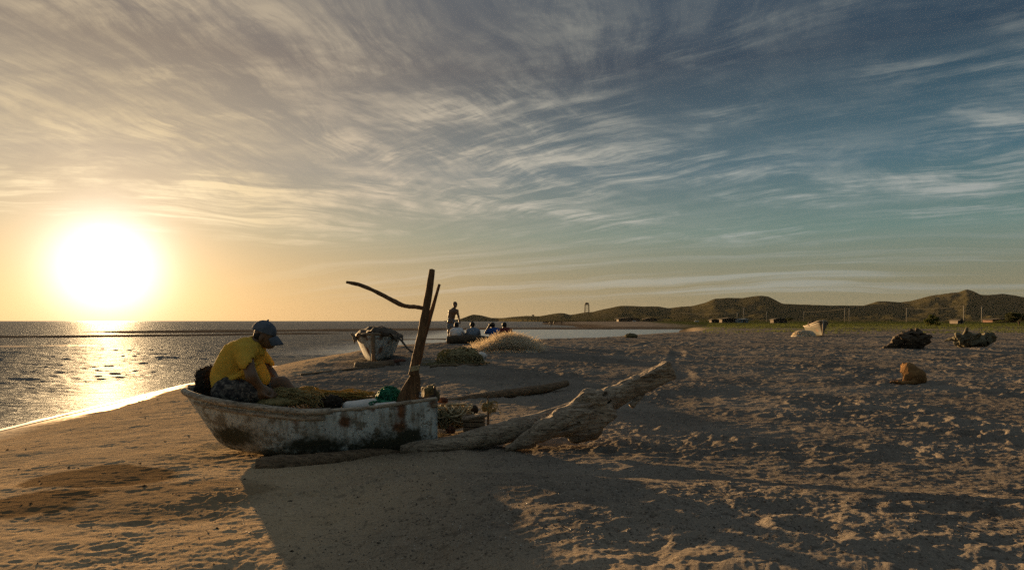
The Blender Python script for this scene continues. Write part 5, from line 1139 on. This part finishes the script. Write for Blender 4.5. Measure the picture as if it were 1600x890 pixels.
for i, (a, y_, w_, h_, Yd, lab) in enumerate(((1100, 502.5, 26, 6, 420, 'low dark bush left of the huts'), (1072, 502.5, 22, 6, 450, 'low bush at the foot of the long ridge'), (1044, 502.5, 20, 5.5, 470, 'low bush right of the thatched huts'), (950, 502.5, 26, 6, 600, 'low bush left of the wide thatched hut'), (1180, 502.5, 20, 5, 400, 'low bush between the blue grey hut and the shed'),
        (1275, 502.5, 22, 5, 380, 'low bush behind the cream fishing boat'), (1300, 502.5, 18, 5, 370, 'small bush left of the pair of poles'), (1350, 503, 26, 5, 330, 'wide low bush right of the pair of poles'), (1385, 503, 20, 4.5, 330, 'low bush left of the round green bush'), (1478, 503.5, 18, 5, 230, 'small bush right of the round green bush'), (1560, 504, 26, 6, 210, 'low bush left of the spreading tree'), (920, 502, 24, 6, 640, 'bush under the lattice tower'))):
    bush(a, y_, w_, h_, Yd, lab, 'bush', i % 2, .05, 700)
# grass tufts over the plain: nobody could count them
n = 12000; rs = np.random.RandomState(3); u = rs.uniform(.28, .82, n); Yy = 44 * np.exp(rs.rand(n)**.8 * 1.5); Xx = u * Yy
keep = (fbm2(Xx * .10, Yy * .28, 3, 2) + .25 * sm(50, 110, Yy) > .10) & (Xx > .30 * Yy - 2); Xx, Yy = Xx[keep], Yy[keep]; n = len(Xx); zz = base_z(Xx, Yy)
V, Fc = [], []
for b_ in range(4):
    a = rs.rand(n) * 6.28; h = rs.uniform(.05, .16, n); ln = rs.uniform(.02, .10, n); w_ = .022; p = np.stack([Xx + rs.normal(0, .06, n), Yy + rs.normal(0, .06, n), zz - .01], 1); s_ = np.stack([np.cos(a), np.sin(a), 0 * a], 1) * w_
    V.append(np.stack([p - s_, p + s_, p + np.stack([ln * np.sin(a), ln * np.cos(a), h], 1)], 1).reshape(-1, 3))
V = np.concatenate(V); props(obj('grass', V, np.arange(len(V)).reshape(-1, 3), simple('grass_blade', (.11, .13, .03), (.06, .075, .018), 1.5, .8, trans=.35, spec=.1), smooth=False), kind='stuff')
# shell grit, pebbles and scraps of weed strewn over the sand
def scatter(name, n, m, rmin, rmax, dark, f):
    rs = np.random.RandomState(n); u = rs.uniform(-.82, .82, n * 3); Yy = 2.9 * np.exp(rs.rand(n * 3)**1.1 * 2.6); Xx = u * (Yy + .5); s_ = Xx - np.interp(Yy, SHY, SHX); k = (s_ > .5) & f(s_, Xx, Yy, rs); Xx, Yy = Xx[k][:n], Yy[k][:n]; n = len(Xx)
    zz = surf(Xx, Yy); r = rs.uniform(rmin, rmax, n) * (.6 + Yy / 14); base = np.array([(1,0,0),(0,1,0),(-1,0,0),(0,-1,0),(0,0,.6),(0,0,-.4)], float); tri = np.array([(0,1,4),(1,2,4),(2,3,4),(3,0,4),(1,0,5),(2,1,5),(3,2,5),(0,3,5)])
    V = base[None] * r[:, None, None] * rs.uniform(.5, 1.4, (n, 6, 1)); a = rs.rand(n) * 6.28; ca, sa = np.cos(a)[:, None], np.sin(a)[:, None]; x_, y_ = V[..., 0] * (1.5 if dark else 1), V[..., 1]; V = np.stack([x_ * ca - y_ * sa, x_ * sa + y_ * ca, V[..., 2]], 2) + np.stack([Xx, Yy, zz + r * .15], 1)[:, None]
    props(obj(name, V.reshape(-1, 3), (tri[None] + 6 * np.arange(n)[:, None, None]).reshape(-1, 3), m, smooth=False), kind='stuff')
def surf(x_, y_):
    """height of the finished sand at points (nearest grid vertex)"""
    i = np.clip(np.searchsorted(Yr, y_), 0, len(Yr) - 1); j = np.clip(np.searchsorted(ur, x_ / (Yr[i] + .5)), 0, len(ur) - 1); return Z.reshape(len(Yr), len(ur))[i, j]
scatter('shell_grit', 3500, simple('shell', (.55, .50, .43), None, 5, .5), .0025, .006, False, lambda s_, x_, y_, rs: rs.rand(len(s_)) < sm(3.5, 7, s_))
scatter('pebbles', 14000, simple('pebble', (.09, .075, .06), (.055, .046, .038), 5, .8), .003, .008, False, lambda s_, x_, y_, rs: rs.rand(len(s_)) < sm(3.5, 8, s_))
scatter('weed_scraps', 420, simple('dry_weed', (.028, .021, .014), None, 5, .9), .006, .016, True, lambda s_, x_, y_, rs: (rs.rand(len(s_)) < sm(7, 3, s_)) & (fbm2(x_ * .9, y_ * 1.5, 3, 4) > .12))
# pale waterline strip: foam with the wet swash's sun glint painted in
ys = np.geomspace(5, 60, 300); Vf = []
xs = np.interp(ys, SHY, SHX)
gx = np.linspace(-1.6, 1.6, 160)
edge_x = []
for y_, x0 in zip(ys, xs):
    h_ = base_z(x0 + gx, np.full(160, y_)); i = int(np.argmax(h_ > WATER + .004)); edge_x.append(x0 + gx[i])
edge_x = np.array(edge_x); wv = .07 + .05 * fbm2(ys * 1.7, ys * 0, 3, 2) + .018 * ys * .35
for k, (dx, dz) in enumerate(((-1., .004), (-.45, .022), (0.1, .026), (.42, .012))):
    xx = edge_x + dx * wv + .02 * fbm2(ys * 6, ys * 0 + k, 2, 3); Vf.append(np.stack([xx, ys, np.maximum(WATER + dz, base_z(xx, ys) + .010)], 1))
m, g, b = material('foam_glint', .7, .3); geo = g.node('ShaderNodeNewGeometry').outputs['Position']; b.inputs['Base Color'].default_value = (.72, .68, .6, 1)
props(obj('foam_glint', np.stack(Vf, 1).reshape(-1, 3), grid_faces(len(ys), 4), m), kind='stuff')

# ------------------------------------------------------------------ evening air
m = bpy.data.materials.new('haze_air'); m.use_nodes = True; g = G(m.node_tree); g.N.remove(g.N['Principled BSDF'])
pv_ = g.node('ShaderNodeVolumePrincipled'); pv_.inputs['Color'].default_value = (.85, .86, .86, 1); pv_.inputs['Density'].default_value = HAZE; pv_.inputs['Anisotropy'].default_value = .0
g.L.new(pv_.outputs[0], g.N['Material Output'].inputs['Volume'])
mb = MB(); mb.box((0, 3400, 44.), (26000, 7200, 96.)); props(mb.build('haze', m, smooth=False), kind='stuff')
sc.cycles.volume_bounces = 0
